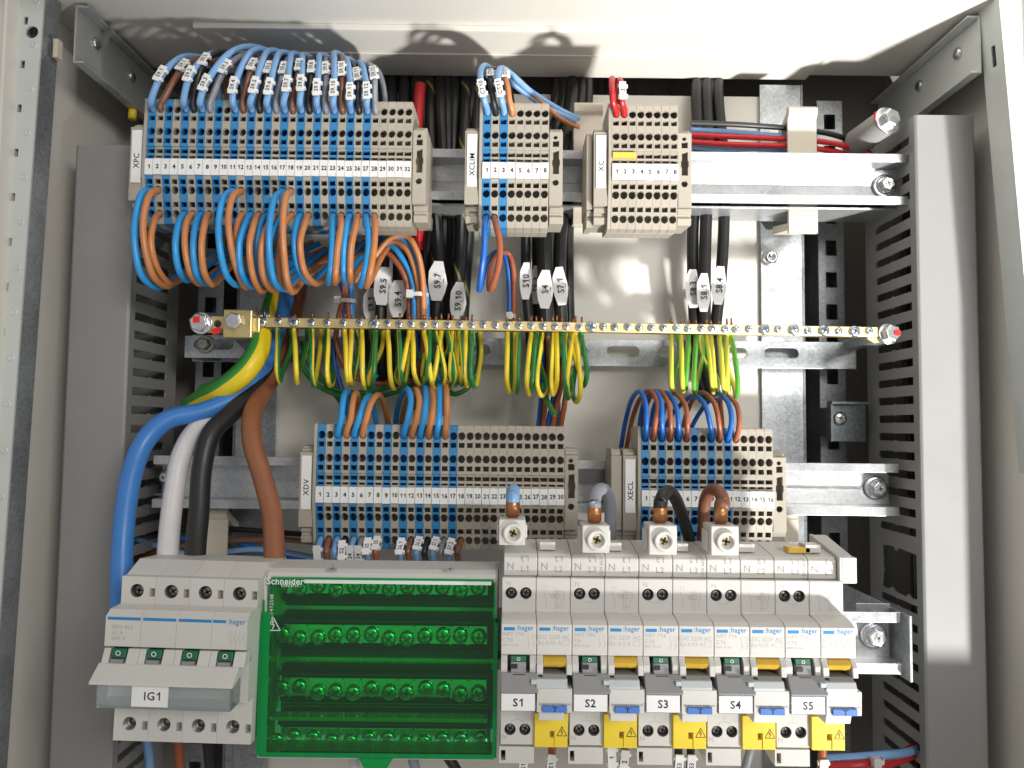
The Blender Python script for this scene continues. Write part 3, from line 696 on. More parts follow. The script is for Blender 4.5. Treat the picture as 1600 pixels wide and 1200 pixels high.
# ================================================================== modular devices on the breaker rail
SH, NO, LB = 166.0, 180.0, 186.0              # shoulder, nose and label planes
MODW = 17.8
def yz(y, d, x=1020): return ZZ(y, d, x)
zt = yz(905, SH); zs0 = yz(957, SH); zn0 = yz(973, NO); zn1 = yz(1026, NO); zr1 = yz(1064, LB-4); zl0 = yz(1085, LB); zl1 = yz(1114, LB); zw0 = yz(1119, SH); zw1 = yz(1166, SH)
XS1 = XX(784, SH, 940)                        # left edge of the first breaker
def wavy(mb, prof, x0, x1): return mb.prism(prof, x0, x1)
def tri_warning(mb, c, h, w=0.35):
    line2(mb, c, [(-h*0.55, -h*0.45), (h*0.55, -h*0.45), (0, h*0.55), (-h*0.55, -h*0.45), (h*0.55, -h*0.45)], w)
    line2(mb, c, [(0.05*h, h*0.28), (-0.14*h, -0.02*h), (0.1*h, 0.0), (-0.06*h, -0.34*h)], w)
def holes_screw(parent, x, z, d, r, ang):
    """recessed terminal screw: dark well with a dull screw head at its bottom"""
    m = MB(); m.lathe((x, -d-0.03, z), (0, 1, 0), [(0, r*1.06), (0.0, r), (4.6, r*0.96), (4.6, 0.01)], 20)
    w = m.build('screw_well', 'slot_dark', parent)
    h, q = MB(), MB(); screw(h, q, (x+0.15, -d+3.0, z-0.15), r*0.86, h=1.0, ang=ang); h.build('screw_head', 'zinc_dull', w); q.build('cross_recess', 'slot_dark', w)
def front_with_wells(mb, x0, x1, z0, z1, d, wells, t=5.0):
    mb.plate(rect(x0, x1, z0, z1), [circ(x, z, r, 20) for x, z, r in wells], lambda u, v, w: V((u, -(d-t+w), v)), t)

def breaker(i, x0, types):
    nm = 'S%d' % (i+1)
    t = thing('circuit_breaker', 'white circuit breaker with differential module and the white label %s' % nm, 'circuit breaker', (x0+MODW, -RMD, zw1-14), 'breakers on the lower rail')
    a, b = x0+0.12, x0+MODW-0.12; c, e = x0+MODW+0.12, x0+2*MODW-0.12
    zst = yz(929, SH); zsb = yz(1142, SH)
    # ---- breaker half
    m = MB()
    m.prism([(RMD-6, zt), (SH-5.01, zt), (SH-5.01, zs0), (NO-3, zn0), (NO, zn0-1.5), (NO, zn1+0.6), (NO-0.8, zn1), (SH+4, zn1-1), (SH+4, zr1), (SH+5, zl1), (SH-5.01, zl1-1), (SH-5.01, zw1), (RMD-6, zw1)], a, b)
    wells = [(a+4.8, zst, 2.85), (a+12.4, zst, 2.85)]; wellb = [(a+4.9, zsb, 2.75), (a+12.6, zsb, 2.75)]
    front_with_wells(m, a, b, zs0-1.0, zt, SH, wells); front_with_wells(m, a, b, zw1, zl1-0.9, SH, wellb)
    body = m.build('breaker_body', 'device_white', t, bevel=0.45)
    for x, z, r in wells+wellb: holes_screw(t, x, z, SH, r, random.uniform(0, 1.5))
    for q in (a, b-3.2):
        mm = MB(); mm.prism([(SH+4.05, zn1-0.9), (NO-1.5, zn1-0.4), (NO+1.0, zn1-4), (NO+1.0, zr1+0.5), (SH+4.05, zr1)], q, q+3.2); mm.build('toggle_cheek', 'device_white', t, bevel=0.3)
    mm = MB(); mm.prism([(SH+4.1, zn1-2.2), (NO-0.6, zn1-0.5), (NO+0.3, zn1-3.0), (SH+4.1, zn1-4.2)], a+5.0, b-5.0); fl = mm.build('position_flag', 'flag_green', t, bevel=0.2)
    mm = MB(); text(mm, 'O', ((a+b)/2, -NO-0.35, zn1-1.8), 2.4); mm.build('lettering', 'print_white', fl)
    mm = MB(); mm.prism([(SH+4.1, zn1-4.3), (NO+0.2, zn1-3.2), (NO+2.4, zn1-11.2), (SH+4.1, zn1-11.5)], a+5.0, b-5.0); mm.build('toggle_lever', 'device_grey', t, bevel=0.3)
    mm = MB(); mm.box(a+5.2, a+8.2, -(NO+1.4), -(NO-2), zn1-6.2, zn1-4.2); mm.box(a+6.0, b-5.6, -(NO+2.6), -(NO-1), zn1-10.2, zn1-8.6); mm.build('lever_recess', 'slot_dark', t)
    zh = yz(1055, LB-4)
    mm = MB(); mm.prism([(SH+6, zh), (LB-4, zh+0.4), (LB+0.9, zl0+1.0), (LB+0.9, zl0+0.1), (SH+6, zl0+0.1)], a+0.1, b+1.0); mm.build('toggle_handle', 'device_grey', t, bevel=0.4)
    mm = MB(); mm.box(a-0.1, b-0.4, -(LB), -(SH+5.1), zl1, zl0); h = mm.build('label_holder', 'clear', t, bevel=0.3)
    mm = MB(); mm.box(a+0.5, b-0.7, -(LB+0.5), -(LB+0.05), zl1+0.5, zl0-0.3); lb = mm.build('device_label', 'marker_white', t)
    mm = MB(); text(mm, nm, ((a+b)/2-0.2, -LB-0.56, (zl0+zl1)/2), 5.4, bold=0.02); mm.build('lettering', 'ink', lb)
    # bottom terminal cap
    zc0, zc1 = yz(1169, SH-1), yz(1195, SH-1)
    mm = MB(); mm.plate(rect(a-0.5, b-0.1, zc1, zc0), [rect(a+0.4, a+2.7, zc1+1.4, zc0-1.8)], lambda u, v, w: V((u, -(SH-8+w), v)), 7.0)
    mm.prism([(RMD, zc0), (SH-8.01, zc0), (SH-8.01, zc1), (RMD, zc1+6)], a-0.5, b-0.1); mm.build('terminal_cap', 'device_white', t)
    mm = MB(); mm.box(a+0.4, a+2.7, -(SH-7.9), -(SH-7.7), zc1+1.4, zc0-1.8); mm.build('cap_slot', 'slot_dark', t)
    # ---- differential half
    m = MB()
    m.prism([(RMD-6, zt), (SH, zt), (SH, zs0), (NO-3, zn0), (NO, zn0-1.5), (NO, zn1+0.6), (NO-0.8, zn1), (SH+3, zn1-1), (SH+3, zr1), (SH, zl1), (SH-2, zw1+2), (RMD-6, zw1+2)], c, e); m.build('differential_body', 'device_white', t, bevel=0.45)
    g0, g1 = c+3.2, e-2.8
    for q0, q1 in ((c, g0-0.05), (g1+0.05, e)):
        mm = MB(); mm.prism([(SH+3.05, zn1-0.9), (NO-1.2, zn1-0.2), (NO+2.0, zn1-4), (NO+2.6, zr1+2.5), (SH+3.05, zr1+2)], q0, q1); mm.build('toggle_cheek', 'device_white', t, bevel=0.4)
    pr = [(SH+4, zn1-0.6)]; zm = (zn1+zr1+4)/2
    for k in range(9):
        an = math.radians(78-k*17); pr.append((NO-7+8.2*math.cos(an), zm+(zn1-zm)*math.sin(an)))
    pr.append((SH+4, 2*zm-zn1))
    mm = MB(); mm.prism(pr, g0, g1); mm.build('indicator_drum', 'window_gold', t, bevel=0.15)
    zg0, zg1, zg2 = yz(1055, NO+2), yz(1063, LB-1), yz(1078, LB)
    mm = MB(); mm.prism([(SH+4, zg0), (NO+2.0, zg0), (LB-2.5, zg1), (SH+4, zg1)], g0-0.4, g1+0.1); mm.build('toggle_handle', 'device_grey', t, bevel=0.2)
    mm = MB(); mm.prism([(SH+4, zg1-0.05), (LB-1.0, zg1-0.05), (LB+0.6, zg1-3), (LB, zg2), (SH+4, zg2)], c-0.2, g1+0.3); mm.box(c-2.8, c-0.2, -(LB+0.3), -(LB-2.5), zg1-2.3, zg1-0.2); mm.build('toggle_bar', 'device_lightgrey', t, bevel=0.25)
    zf1 = yz(1116, LB); zf2 = yz(1130, LB-3)
    mm = MB(); mm.prism([(SH+2, zg2-0.05), (LB-0.2, zg2-0.05), (LB-0.6, zf1), (SH+2, zf1)], c+0.1, e); fp = mm.build('test_panel', 'device_lightgrey' if False else 'device_white', t, bevel=0.3)
    mm = MB(); mm.prism([(SH+1, zf1), (LB-3, zf1), (LB-5, zf2), (SH+1, zf2)], c+1.2, e-3.8); mm.build('test_panel_lip', 'device_white', t, bevel=0.2)
    mm = MB(); text(mm, 'Action test mensuel', ((c+e)/2, -LB+0.35, yz(1102, LB)), 2.0, sx=0.9, bold=0.0); mm.build('lettering', 'ink_grey', fp)
    bz0, bz1 = yz(1105.5, LB+1), yz(1116, LB+1)
    mm = MB(); mm.box(g0-0.4, g1+0.2, -(LB+0.8), -(LB-1), bz1, bz0); bt = mm.build('test_button', 'button_blue', t, bevel=0.3)
    mm = MB(); text(mm, 'T', ((g0+g1)/2, -LB-0.87, (bz0+bz1)/2), 3.6, sx=1.3); mm.build('lettering', 'ink', bt)
    yb0, yb1 = yz(1118, SH+3), yz(1171, SH+3)
    x2 = (c+e)/2
    mm = MB(); mm.plate(rect(c-0.3, e-0.9, yb1, yb0), [rect(x2-1.3, x2+1.0, yb0-12.0, yb0-8.8)], lambda u, v, w: V((u, -(SH-3+w), v)), 5.0)
    mm.prism([(RMD+6, yb0-3), (SH-3.02, yb0-1), (SH-3.02, yb1), (RMD+14, yb1)], c-0.3, e-0.9); yc = mm.build('terminal_cover', 'cover_yellow', t, bevel=0.3)
    mm = MB(); mm.box(x2+1.2, x2+1.7, -(SH+2.5), -(SH+1.9), yb1+0.4, yb0-9); mm.build('cover_rib', 'cover_yellow', yc)
    mm = MB(); mm.box(x2-1.3, x2+1.0, -(SH-2.9), -(SH-2.7), yb0-12.0, yb0-8.8); mm.build('seal_slot', 'zinc_dull', yc)
    mm = MB(); tri_warning(mm, (x2+5.0, -SH-2.06, yb0-9.0), 4.6); mm.build('warning_mark', 'ink', yc)
    # ---- print
    k = MB(); w1 = 5.6
    for q in (a, c):
        k.box(q+1.2, q+6.8, -(NO+0.06), -(NO-0.2), yz(985, NO)-0.8, yz(985, NO)+0.8); text(k, ':hager', (q+11.9, -NO-0.06, yz(984, NO)-0.1), 3.6, bold=0.012, sx=0.9)
    k.build('maker_print', 'brand_blue', t)
    k = MB()
    for j, s in enumerate((types[0], types[1])): text(k, s, (a+1.2+len(s)*0.72, -NO-0.06, yz(993+j*9, NO)), 2.7, bold=0.0)
    for q in (-1.6, 0.9): line2(k, (b-2.6+q, -NO-0.06, yz(1003, NO)), [(0, 3.2), (0, 1.0), (1.0, -1.8), (0.2, -1.8), (0.2, -3.4)], 0.18)
    text(k, '6000 10 kA', (a+4.6, -NO-0.06, yz(1010, NO)), 1.6, bold=0.0)
    k.build('type_print', 'ink_pale', t); k = MB()
    text(k, types[2], (c+5.6, -NO-0.06, yz(997, NO)), 2.8, bold=0.0); text(k, 'AC', (e-3.0, -NO-0.06, yz(997, NO)), 2.8, bold=0.0)
    text(k, 'I\u0394n '+types[3]+' A', (c+6.0, -NO-0.06, yz(1006, NO)), 2.7, bold=0.0)
    line2(k, (e-3.0, -NO-0.06, yz(1006, NO)), [(-1.6, -1.3), (1.6, -1.3), (1.6, 1.3), (-1.6, 1.3), (-1.6, -1.3)], 0.16)
    cc = (c+9, -SH-0.06, yz(934, SH)); 
    for pts in ([(-5, 6), (-5, 4)], [(-3.4, 6), (-3.4, 4)], [(-5, 3), (-3.8, -1), (-3.8, -6)], [(-3, 1), (-1, 1), (-1, -0.6), (1, 0.4), (-1, 1.4)], [(1, 4), (1, -6.5)], [(2.2, 4), (2.2, -6.5)], [(1, 2.6), (5.4, 2.6), (5.4, 0.4), (4.4, -2.4)], [(4.4, -2.4), (4.4, -5), (1, -5)], [(0.2, 1.4), (3.4, 1.4), (3.4, -0.6), (0.2, -0.6), (0.2, 1.4)]):
        line2(k, cc, pts, 0.2)
    k.build('type_print', 'ink_pale', t); k = MB()
    text(k, 'N', (a+3.4, -SH-0.06, yz(914, SH)), 3.2, bold=0.0); text(k, 'N', (a+2.0, -SH-0.06, yz(1154, SH)), 3.4, bold=0.0)
    line2(k, ((a+b)/2-0.2, -SH-0.06, yz(941, SH)), [(-3.4, 0.9), (-2, -0.1), (0, -0.5), (2, -0.1), (3.4, 0.9)], 0.18)
    line2(k, ((a+b)/2-0.2, -SH-0.06, yz(1128, SH)), [(-3.4, -0.9), (-2, 0.1), (0, 0.5), (2, 0.1), (3.4, -0.9)], 0.18)
    line2(k, ((a+b)/2-0.2, -SH-0.06, yz(1124, SH)), [(0, 0), (0, 2)], 0.18)
    k.build('type_print', 'ink_pale', t)
    return t
TYPES = [('NFT 710', 'C10', 'BDC 225F', '0.03'), ('NFT 706', 'C6', 'BFC 225F', '0.3'), ('NFT 716', 'C16', 'BDC 225F', '0.03'), ('NFT 716', 'C16', 'BDC 225F', '0.03'), ('NFT 710', 'C10', 'BDC 225F', '0.03')]
for i in range(5): breaker(i, XS1+i*2*MODW, TYPES[i])
XE = XS1+10*MODW

# ---- busbar comb along the top of the breakers
bb = thing('busbar_comb', 'white plastic busbar comb printed N, L1, L2 and L3 over the breakers', 'busbar', ((XS1+XE)/2, -150, zt))
b0, b1 = zt+0.3, yz(868, SH-3); BB = SH-3.5
for j in range(10):
    a = XS1+0.9+j*MODW; e = a+MODW-0.25
    if j == 9: e -= 2.5
    m = MB(); m.prism([(RMD+4, b0), (BB, b0), (BB, b1-2), (BB-2, b1), (RMD+10, b1+3), (RMD+4, b1+3)], a, e); sg = m.build('comb_cover', 'device_white', bb, bevel=0.5)
    k = MB(); text(k, 'N', (a+3.4, -BB-0.06, (b0+b1)/2-0.6), 5.2, bold=-0.004); lo = ('L1', 'L2', 'L3')[j % 3]; hi = ('L3', 'L2', 'L1')[j % 3]
    text(k, lo, (a+11, -BB-0.06, b0+3.8), 4.4, bold=-0.004); text(k, hi, (a+11, -BB-0.06, b0+9.0), 4.4, (-1, 0, 0), (0, 0, -1), bold=-0.004)
    if j % 3 == 2: text(k, 'KDN 663C', (a+15.6, -BB-0.06, (b0+b1)/2), 2.4, (0, 0, 1), (-1, 0, 0), bold=0.0)
    k.build('lettering', 'ink_grey', sg)
    if j % 2: 
        m = MB(); m.box(a+1, a+9.5, -(BB-16), -(BB-6), b1+1.2, b1+5.5); m.build('comb_tooth', 'device_white', bb, bevel=0.3)
a = XE-1.6; m = MB(); m.prism([(RMD, b0-1), (BB+3, b0-1.5), (BB+3, b1+0.5), (RMD+2, b1+7), (RMD, b1+7)], a, a+1.6); m.prism([(BB+3.02-6, b0-1.5), (BB+3.02, b0-1.5), (BB+3.02, b1+0.4), (BB-3, b1+0.4)], a+1.61, a+9.0); m.prism([(RMD+2, b1+6.9), (BB-3, b1+0.6), (BB-3, b1-1), (RMD+2, b1+5)], a+1.61, a+9.0); m.build('end_cap', 'device_white', bb, bevel=0.4)
p0, p1 = P(1230, 862, BB-8), P(1264, 852, BB-8); m = MB(); m.box(p0.x, p1.x, -(BB-6), -(BB-14), b1+1.0, b1+4.0); m.build('comb_stub', 'jumper_yellow', bb, bevel=0.3)

# ---- feed terminals with copper lugs, standing on the comb
def feeder(xc, y0, y1, d, wpx, colname, col, path, lab):
    e = P(xc, y1, d); w = wpx/2*(565-d)/F; zl, zh = e.z, P(xc, y0, d).z; x = e.x
    t = thing('feed_terminal', lab, 'terminal', (x, -d+10, zl), 'feed terminals on the busbar comb')
    m = MB(); m.box(x-w, x+w, -d, -(d-17), zl, zh); m.box(x-w-1.2, x-w+0.1, -(d-4), -(d-15), zl+1.5, zh-3); m.box(x+w-0.1, x+w+1.0, -(d-4), -(d-15), zl+3, zh-3); m.build('housing', 'device_white', t, bevel=0.5)
    zc = (zl+zh)/2-0.3; xo = x+0.5
    m = MB(); m.lathe((xo, -d+0.1, zc), (0, -1, 0), [(0, 5.4), (1.8, 5.2), (2.2, 4.8), (2.2, 3.5), (-1.6, 3.4), (-1.6, 0.01)], 30); m.build('screw_collar', 'device_white', t)
    h, q = MB(), MB(); screw(h, q, (xo, -d+1.3, zc), 3.1, h=1.4, ang=random.uniform(0, 1.5)); s = h.build('screw', 'brass', t); q.build('cross_recess', 'slot_dark', s)
    zl2 = zh+P(xc, y0-26, d).z-P(xc, y0, d).z
    m = MB(); m.lathe((x+0.2, -(d-9), zh-0.2), (0, 0, 1), [(0, 2.4), (1.2, 3.4), (1.2, 3.7), (zl2-zh-0.4, 3.7), (zl2-zh, 3.5), (zl2-zh, 3.0)], 24); m.build('copper_lug', 'copper', t)
    st = V((x+0.2, -(d-9), zl2-2))
    wire('feed_cable', '%s feed cable bending out of the copper lug above %s' % (colname, lab.split(' beside ')[-1] if ' beside ' in lab else 'the comb'), 'cable', 'wire_'+col, [st, st+V((0, 0, 4))]+[P(*q) for q in path], 3.45, 'feed cables above the busbar comb', world=True)
feeder(800, 812, 852, 172, 41, 'light blue', 'sky', [(800, 776, 160), (802, 766, 150), (803, 775, 132), (803, 820, 118), (803, 900, 118)], 'white feed terminal with a light blue cable beside the label L1')
feeder(931, 821, 864, 174, 42, 'grey', 'grey', [(928, 790, 164), (932, 770, 158), (944, 765, 148), (953, 785, 140), (953, 830, 132), (952, 890, 122)], 'white feed terminal with a grey cable beside the dark gap')
feeder(1036, 821, 867, 174, 43, 'black', 'black', [(1032, 790, 164), (1036, 773, 158), (1046, 768, 150), (1057, 782, 142), (1072, 825, 132), (1090, 890, 122)], 'white feed terminal with a black cable beside the XECL numbers 3 and 4')
feeder(1133, 822, 868, 174, 43, 'brown', 'brown', [(1131, 790, 164), (1126, 772, 158), (1114, 765, 150), (1103, 778, 142), (1099, 825, 132), (1097, 890, 122)], 'white feed terminal with a brown cable beside the XECL numbers 8 to 10')

# ---- main switch with four poles
SW = thing('main_switch', 'white four pole main switch with green flags and the label IG1', 'switch', (XX(286, SH, 1030), -RMD, yz(1160, SH, 286)), None)
def yi(y, d): return ZZ(y, d, 280)
xl = XX(205, SH, 1020)-14.6*0.5; 
xl = XX(213, SH, 922)-8.0-1.2
zt_, zs_ = yi(903, SH), yi(945, SH); zn_, zm_ = yi(962, NO), yi(1014, NO); zr_, zh_ = yi(1040, LB-4), yi(1072, LB+5); zb_, zw_ = yi(1108, LB), yi(1160, SH)
for j in range(4):
    a = xl+j*MODW+0.06; e = a+MODW-0.12
    m = MB(); zst, zsb = yi(925, SH), yi(1133, SH)
    m.prism([(RMD-6, zt_+4), (SH-18, zt_+6), (SH-8, zt_+1.5), (SH-5.01, zt_), (SH-5.01, zs_), (NO-4, zn_+1.5), (NO, zn_-1.2), (NO, zm_+0.5), (NO-1, zm_), (SH+5, zm_-1), (SH+8, zr_), (SH+8, zb_-0.3), (SH-5.01, zb_-1), (SH-5.01, zw_), (RMD-6, zw_+2)], a, e)
    xw = a+MODW/2-0.8
    for z0, z1, zq in ((zs_-0.6, zt_, zst), (zw_, zb_-0.6, zsb)):
        m.plate(rect(a, e, z0, z1), [circ(xw, zq, 3.3, 20), rect(e-3.1, e-0.3, zq-3.0, zq+1.4)], lambda u, v, w: V((u, -(SH-5+w), v)), 5.0)
    m.build('pole_body', 'device_white', SW, bevel=0.45)
    holes_screw(SW, xw, zst, SH, 3.3, random.uniform(0, 1.5))
    m = MB(); m.lathe((xw, -SH-0.03, zsb), (0, 1, 0), [(0, 3.45), (0, 3.3), (4.6, 3.2), (4.6, 2.0), (3.8, 1.9), (3.8, 0.01)], 20); m.build('screw_well', 'zinc_dull', SW)
    m = MB(); m.prism([(SH+4, zm_-0.9), (NO+0.4, zm_-0.6), (NO+1.6, zm_-4.6), (SH+4, zm_-5)], a+4.2, a+11.4); fl = m.build('position_flag', 'flag_green', SW, bevel=0.2)
    m = MB(); text(m, 'O', (a+7.8, -NO-1.35, zm_-2.5), 3.6); m.build('lettering', 'print_white', fl)
    m = MB(); m.prism([(SH+5, zm_-1.2), (NO-0.4, zm_-0.6), (NO+2.5, zr_+0.2), (SH+5, zr_)], a+12.0, e); m.build('toggle_cheek', 'device_white', SW, bevel=0.3)
    m = MB(); m.prism([(SH+5, zm_-1.2), (NO-0.4, zm_-0.6), (NO+2.5, zr_+0.2), (SH+5, zr_)], a, a+3.4); m.build('toggle_cheek', 'device_white', SW, bevel=0.3)
    m = MB(); m.box(a+4.4, a+10.6, -(NO+2.0), -(NO-4), zr_+0.4, zm_-5.4); m.build('lever_recess', 'device_grey', SW)
    m = MB(); m.box(a+0.9, e-0.2, -(NO+0.06), -(NO-0.2), yi(969, NO)-0.75-0*j, yi(969, NO)+0.75)
    if j == 3: m = MB(); m.box(a+0.4, a+7.0, -(NO+0.06), -(NO-0.2), yi(969, NO)-0.75, yi(969, NO)+0.75); text(m, ':hager', (a+12.3, -NO-0.06, yi(969, NO)-0.3), 3.9, bold=0.012, sx=0.88)
    m.build('maker_print', 'brand_blue', SW)
XA, XB = xl, xl+4*MODW
m = MB(); m.prism([(SH+8, zr_), (NO+2.5, zr_+0.3), (LB+4.6, zh_+0.7), (LB+5, zh_-0.6), (LB+2, zh_-0.5), (SH+8, zr_-3)], XX(128, LB+5, 1072)+2.2, XX(353, LB+5, 1072)+2.2); m.build('toggle_handle', 'device_white', SW, bevel=0.4)
m = MB(); m.plate(rect(XA+1.5, XB-4, zb_, zh_-0.5), [], lambda u, v, w: V((u, -(LB+w), v)), 1.2); m.box(XA+1.5, XB-4, -(SH+8.1), -LB, zb_, zb_+1.2); m.box(XB-5.1, XB-4, -(SH+8.1), -LB, zb_+1.21, zh_-0.5); m.build('label_window', 'clear', SW)
p0 = XX(204, LB+1.5, 1090); p1 = XX(261, LB+1.5, 1090); m = MB(); m.box(p0, p1, -(LB+1.9), -(LB+1.25), zb_+1.4, zh_-1.0); lb = m.build('device_label', 'marker_white', SW)
m = MB(); text(m, 'IG1', ((p0+p1)/2+1.2, -LB-1.98, (zb_+zh_)/2+0.2), 5.6, bold=0.012); m.build('lettering', 'ink', lb)
m = MB()
for j, s in enumerate(('SBN 463', '63 A', '400 V')): text(m, s, (XA+3.4+len(s)*0.72, -NO-0.06, yi(982+j*9, NO)), 2.9, bold=-0.006)
for q in range(4): line2(m, (XB-8.0+q*2.2, -NO-0.06, yi(995, NO)), [(0, 3.6), (0, 1.4), (-1.0, 0.8), (0.4, -1.4), (0.2, -3.4)], 0.18)
m.build('type_print', 'ink_pale', SW)
SW.rotation_euler = (0, math.radians(1.1), 0)

# ---- distribution block under a green cover
GD = 160.0
gx0, gx1 = XX(398, GD, 1050)+2.0, XX(779, GD, 1050)-0.6
gzt, gzb = ZZ(899, GD-4, 590), ZZ(1186, GD, 590)
DB = thing('distribution_block', 'white distribution block with four rows of screws under a clear green cover', 'distribution block', ((gx0+gx1)/2, -RMD, gzb))
m = MB(); m.prism([(RMD-4, gzt+1), (RMD+6, gzt+3.5), (GD-6, gzt+3), (GD-2, gzt+1.2), (GD-1, gzt-2), (GD-4, gzt-4), (RMD+3, gzt-4), (RMD+3, gzt-6), (RMD-4, gzt-6)], gx0+2.5, gx1-1.5); m.build('top_rim', 'device_white', DB, bevel=0.6)
for q0, q1 in ((gx0+0.4, gx0+2.4), (gx1-2.2, gx1-0.4)):
    m = MB(); m.prism([(RMD-4, gzt+2), (GD-8, gzt+3), (GD-2, gzt-2), (GD-3, gzt-22), (RMD-4, gzt-30)], q0, q1); m.build('side_cheek', 'device_white', DB, bevel=0.5)
for xq in (520, 704):
    c = P(xq, 889, GD-2); m = MB(); m.obox(c+V((0, -1.0, 0)), (1, 0, 0), (0, 0, 1), (0, 1, 0), 4.6, 1.3, 1.0); m.obox(c+V((0, -1.0, 1.2)), (1, 0, 0), (0, 0, 1), (0, 1, 0), 1.4, 2.2, 1.0); m.build('vent_mark', 'device_grey', DB)
m = MB(); m.box(gx0+1, gx1-1, -(RMD-6), -(RMD-3), gzb+1, gzt-6); m.build('base_plate', 'device_dark', DB)
m = MB(); m.box(gx0, gx1-0.5, -(GD-12), -(GD-2), gzb-1.0, gzb+0.4); m.build('bottom_rim', 'device_white', DB, bevel=0.3)
ROWS = [(917, 25), (994, 24), (1078, 23), (1156, 14)]
for r_, (yy, back) in enumerate(ROWS):
    zc = ZZ(yy, GD-20, 590); dd = GD-20
    m = MB(); m.box(gx0+6, gx1-6, -(dd-12), -(dd-2), zc-4.6, zc+5.5)
    m.build('contact_bar', 'zinc', DB, bevel=0.4)
    m = MB(); m.prism([(RMD-2, zc+11), (dd-2, zc+8), (dd-2, zc+6.5), (dd-12.1, zc+6.5), (dd-12.1, zc-6), (dd-4, zc-6), (dd-6, zc-9), (RMD-2, zc-9)], gx0+4, gx1-4); m.build('bar_carrier', 'device_dark', DB, bevel=0.4)
    x0s, x1s = (440, 748) if r_ < 3 else (430, 750)
    for j in range(12):
        x = XX(x0s+(x1s-x0s)*j/11.0+random.uniform(-1, 1), dd, yy); h, q = MB(), MB()
        dz = random.choice((0, 0, 0.6, -1.6, -2.2)); screw(h, q, (x, -(dd-1.9), zc+dz), 4.4, ax=V((0, -1, -0.12)), h=2.4, ang=random.uniform(0, 1.5))
        s = h.build('screw', 'zinc', DB); q.build('cross_recess', 'zinc_dull', s)
        if j % 3 != 2: 
            m = MB(); m.box(x+3.6, x+4.6, -(dd-0.4), -(dd-2), zc-4.4, zc+5.2); m.build('bar_rib', 'zinc', DB)
# the cover itself: front sheet, side walls and a finger tab
ct = gzt-1.2
m = MB(); m.plate(rect(gx0+5.5, gx1-2.4, gzb+3, ct), [], lambda u, v, w: V((u, -(GD-1.4+w), v)), 1.4); cov = m.build('green_cover', 'green_clear', DB)
m = MB(); m.prism([(RMD+8, gzb+1.5), (GD+0.6, gzb+1.5), (GD+0.6, ct-22), (GD-2, ct-22), (GD-2, ct-12), (RMD+8, ct-22)], gx0, gx0+1.4)
m.box(gx0+1.4, gx0+5.4, -(GD-1.4), -(GD+0.4), gzb+1.5, ct-18); m.build('cover_edge', 'green_edge', DB)
m = MB(); m.prism([(RMD+8, gzb+1.5), (GD+0.6, gzb+1.5), (GD+0.6, ct-22), (RMD+8, ct-22)], gx1-1.4, gx1); m.box(gx1-2.3, gx1-1.4, -(GD-1.4), -(GD+0.4), gzb+1.5, ct-2); m.build('cover_edge', 'green_edge', DB)
m = MB(); m.box(gx0+1.4, gx1-1.4, -(GD-16), -(GD+0.3), gzb+0.5, gzb+2.9); tb = P(587, 1190, GD); m.plate([(tb.x-9, gzb+0.4), (tb.x+9, gzb+0.4), (tb.x+6, gzb-4.6), (tb.x-6, gzb-4.6)], [], lambda u, v, w: V((u, -(GD-2+w), v)), 2.4); m.build('cover_edge', 'green_edge', DB)
m = MB(); m.box(gx0+5.5, gx1-2.4, -(GD-1.5), -(GD+0.6), ct-0.4, ct+0.5); m.build('cover_edge', 'green_edge', DB)
for yy in (1031, 1034.5, 1099, 1104): 
    z = ZZ(yy, GD, 590); m = MB(); m.box(gx0+6.5, gx1-4, -(GD+0.35), -(GD+0.02), z-0.35, z+0.35); m.build('cover_ridge', 'green_clear', DB)
z = ZZ(1127, GD, 590); m = MB(); m.prism([(GD-9, z+1.2), (GD-1.5, z+1.2), (GD-1.5, z-0.8), (GD-9, z-0.8)], gx0+6, gx1-5); m.build('cover_shelf', 'green_edge', DB)
m = MB(); p = P(446, 908, GD+0.1); text(m, 'Schneider', p, 5.0, bold=0.025, sx=0.92); text(m, 'Electric', P(453, 914.5, GD+0.1), 2.6, bold=0.0, sx=1.1)
line2(m, P(620, 910, GD+0.1), [(-49, 0), (50, 0)], 1.9)
text(m, 'LGY412548', P(424, 950, GD+0.1), 2.8, (0, 0, 1), (-1, 0, 0), bold=0.0); tri_warning(m, P(427, 976, GD+0.1), 6.6, 0.5); m.build('cover_print', 'print_white', DB)

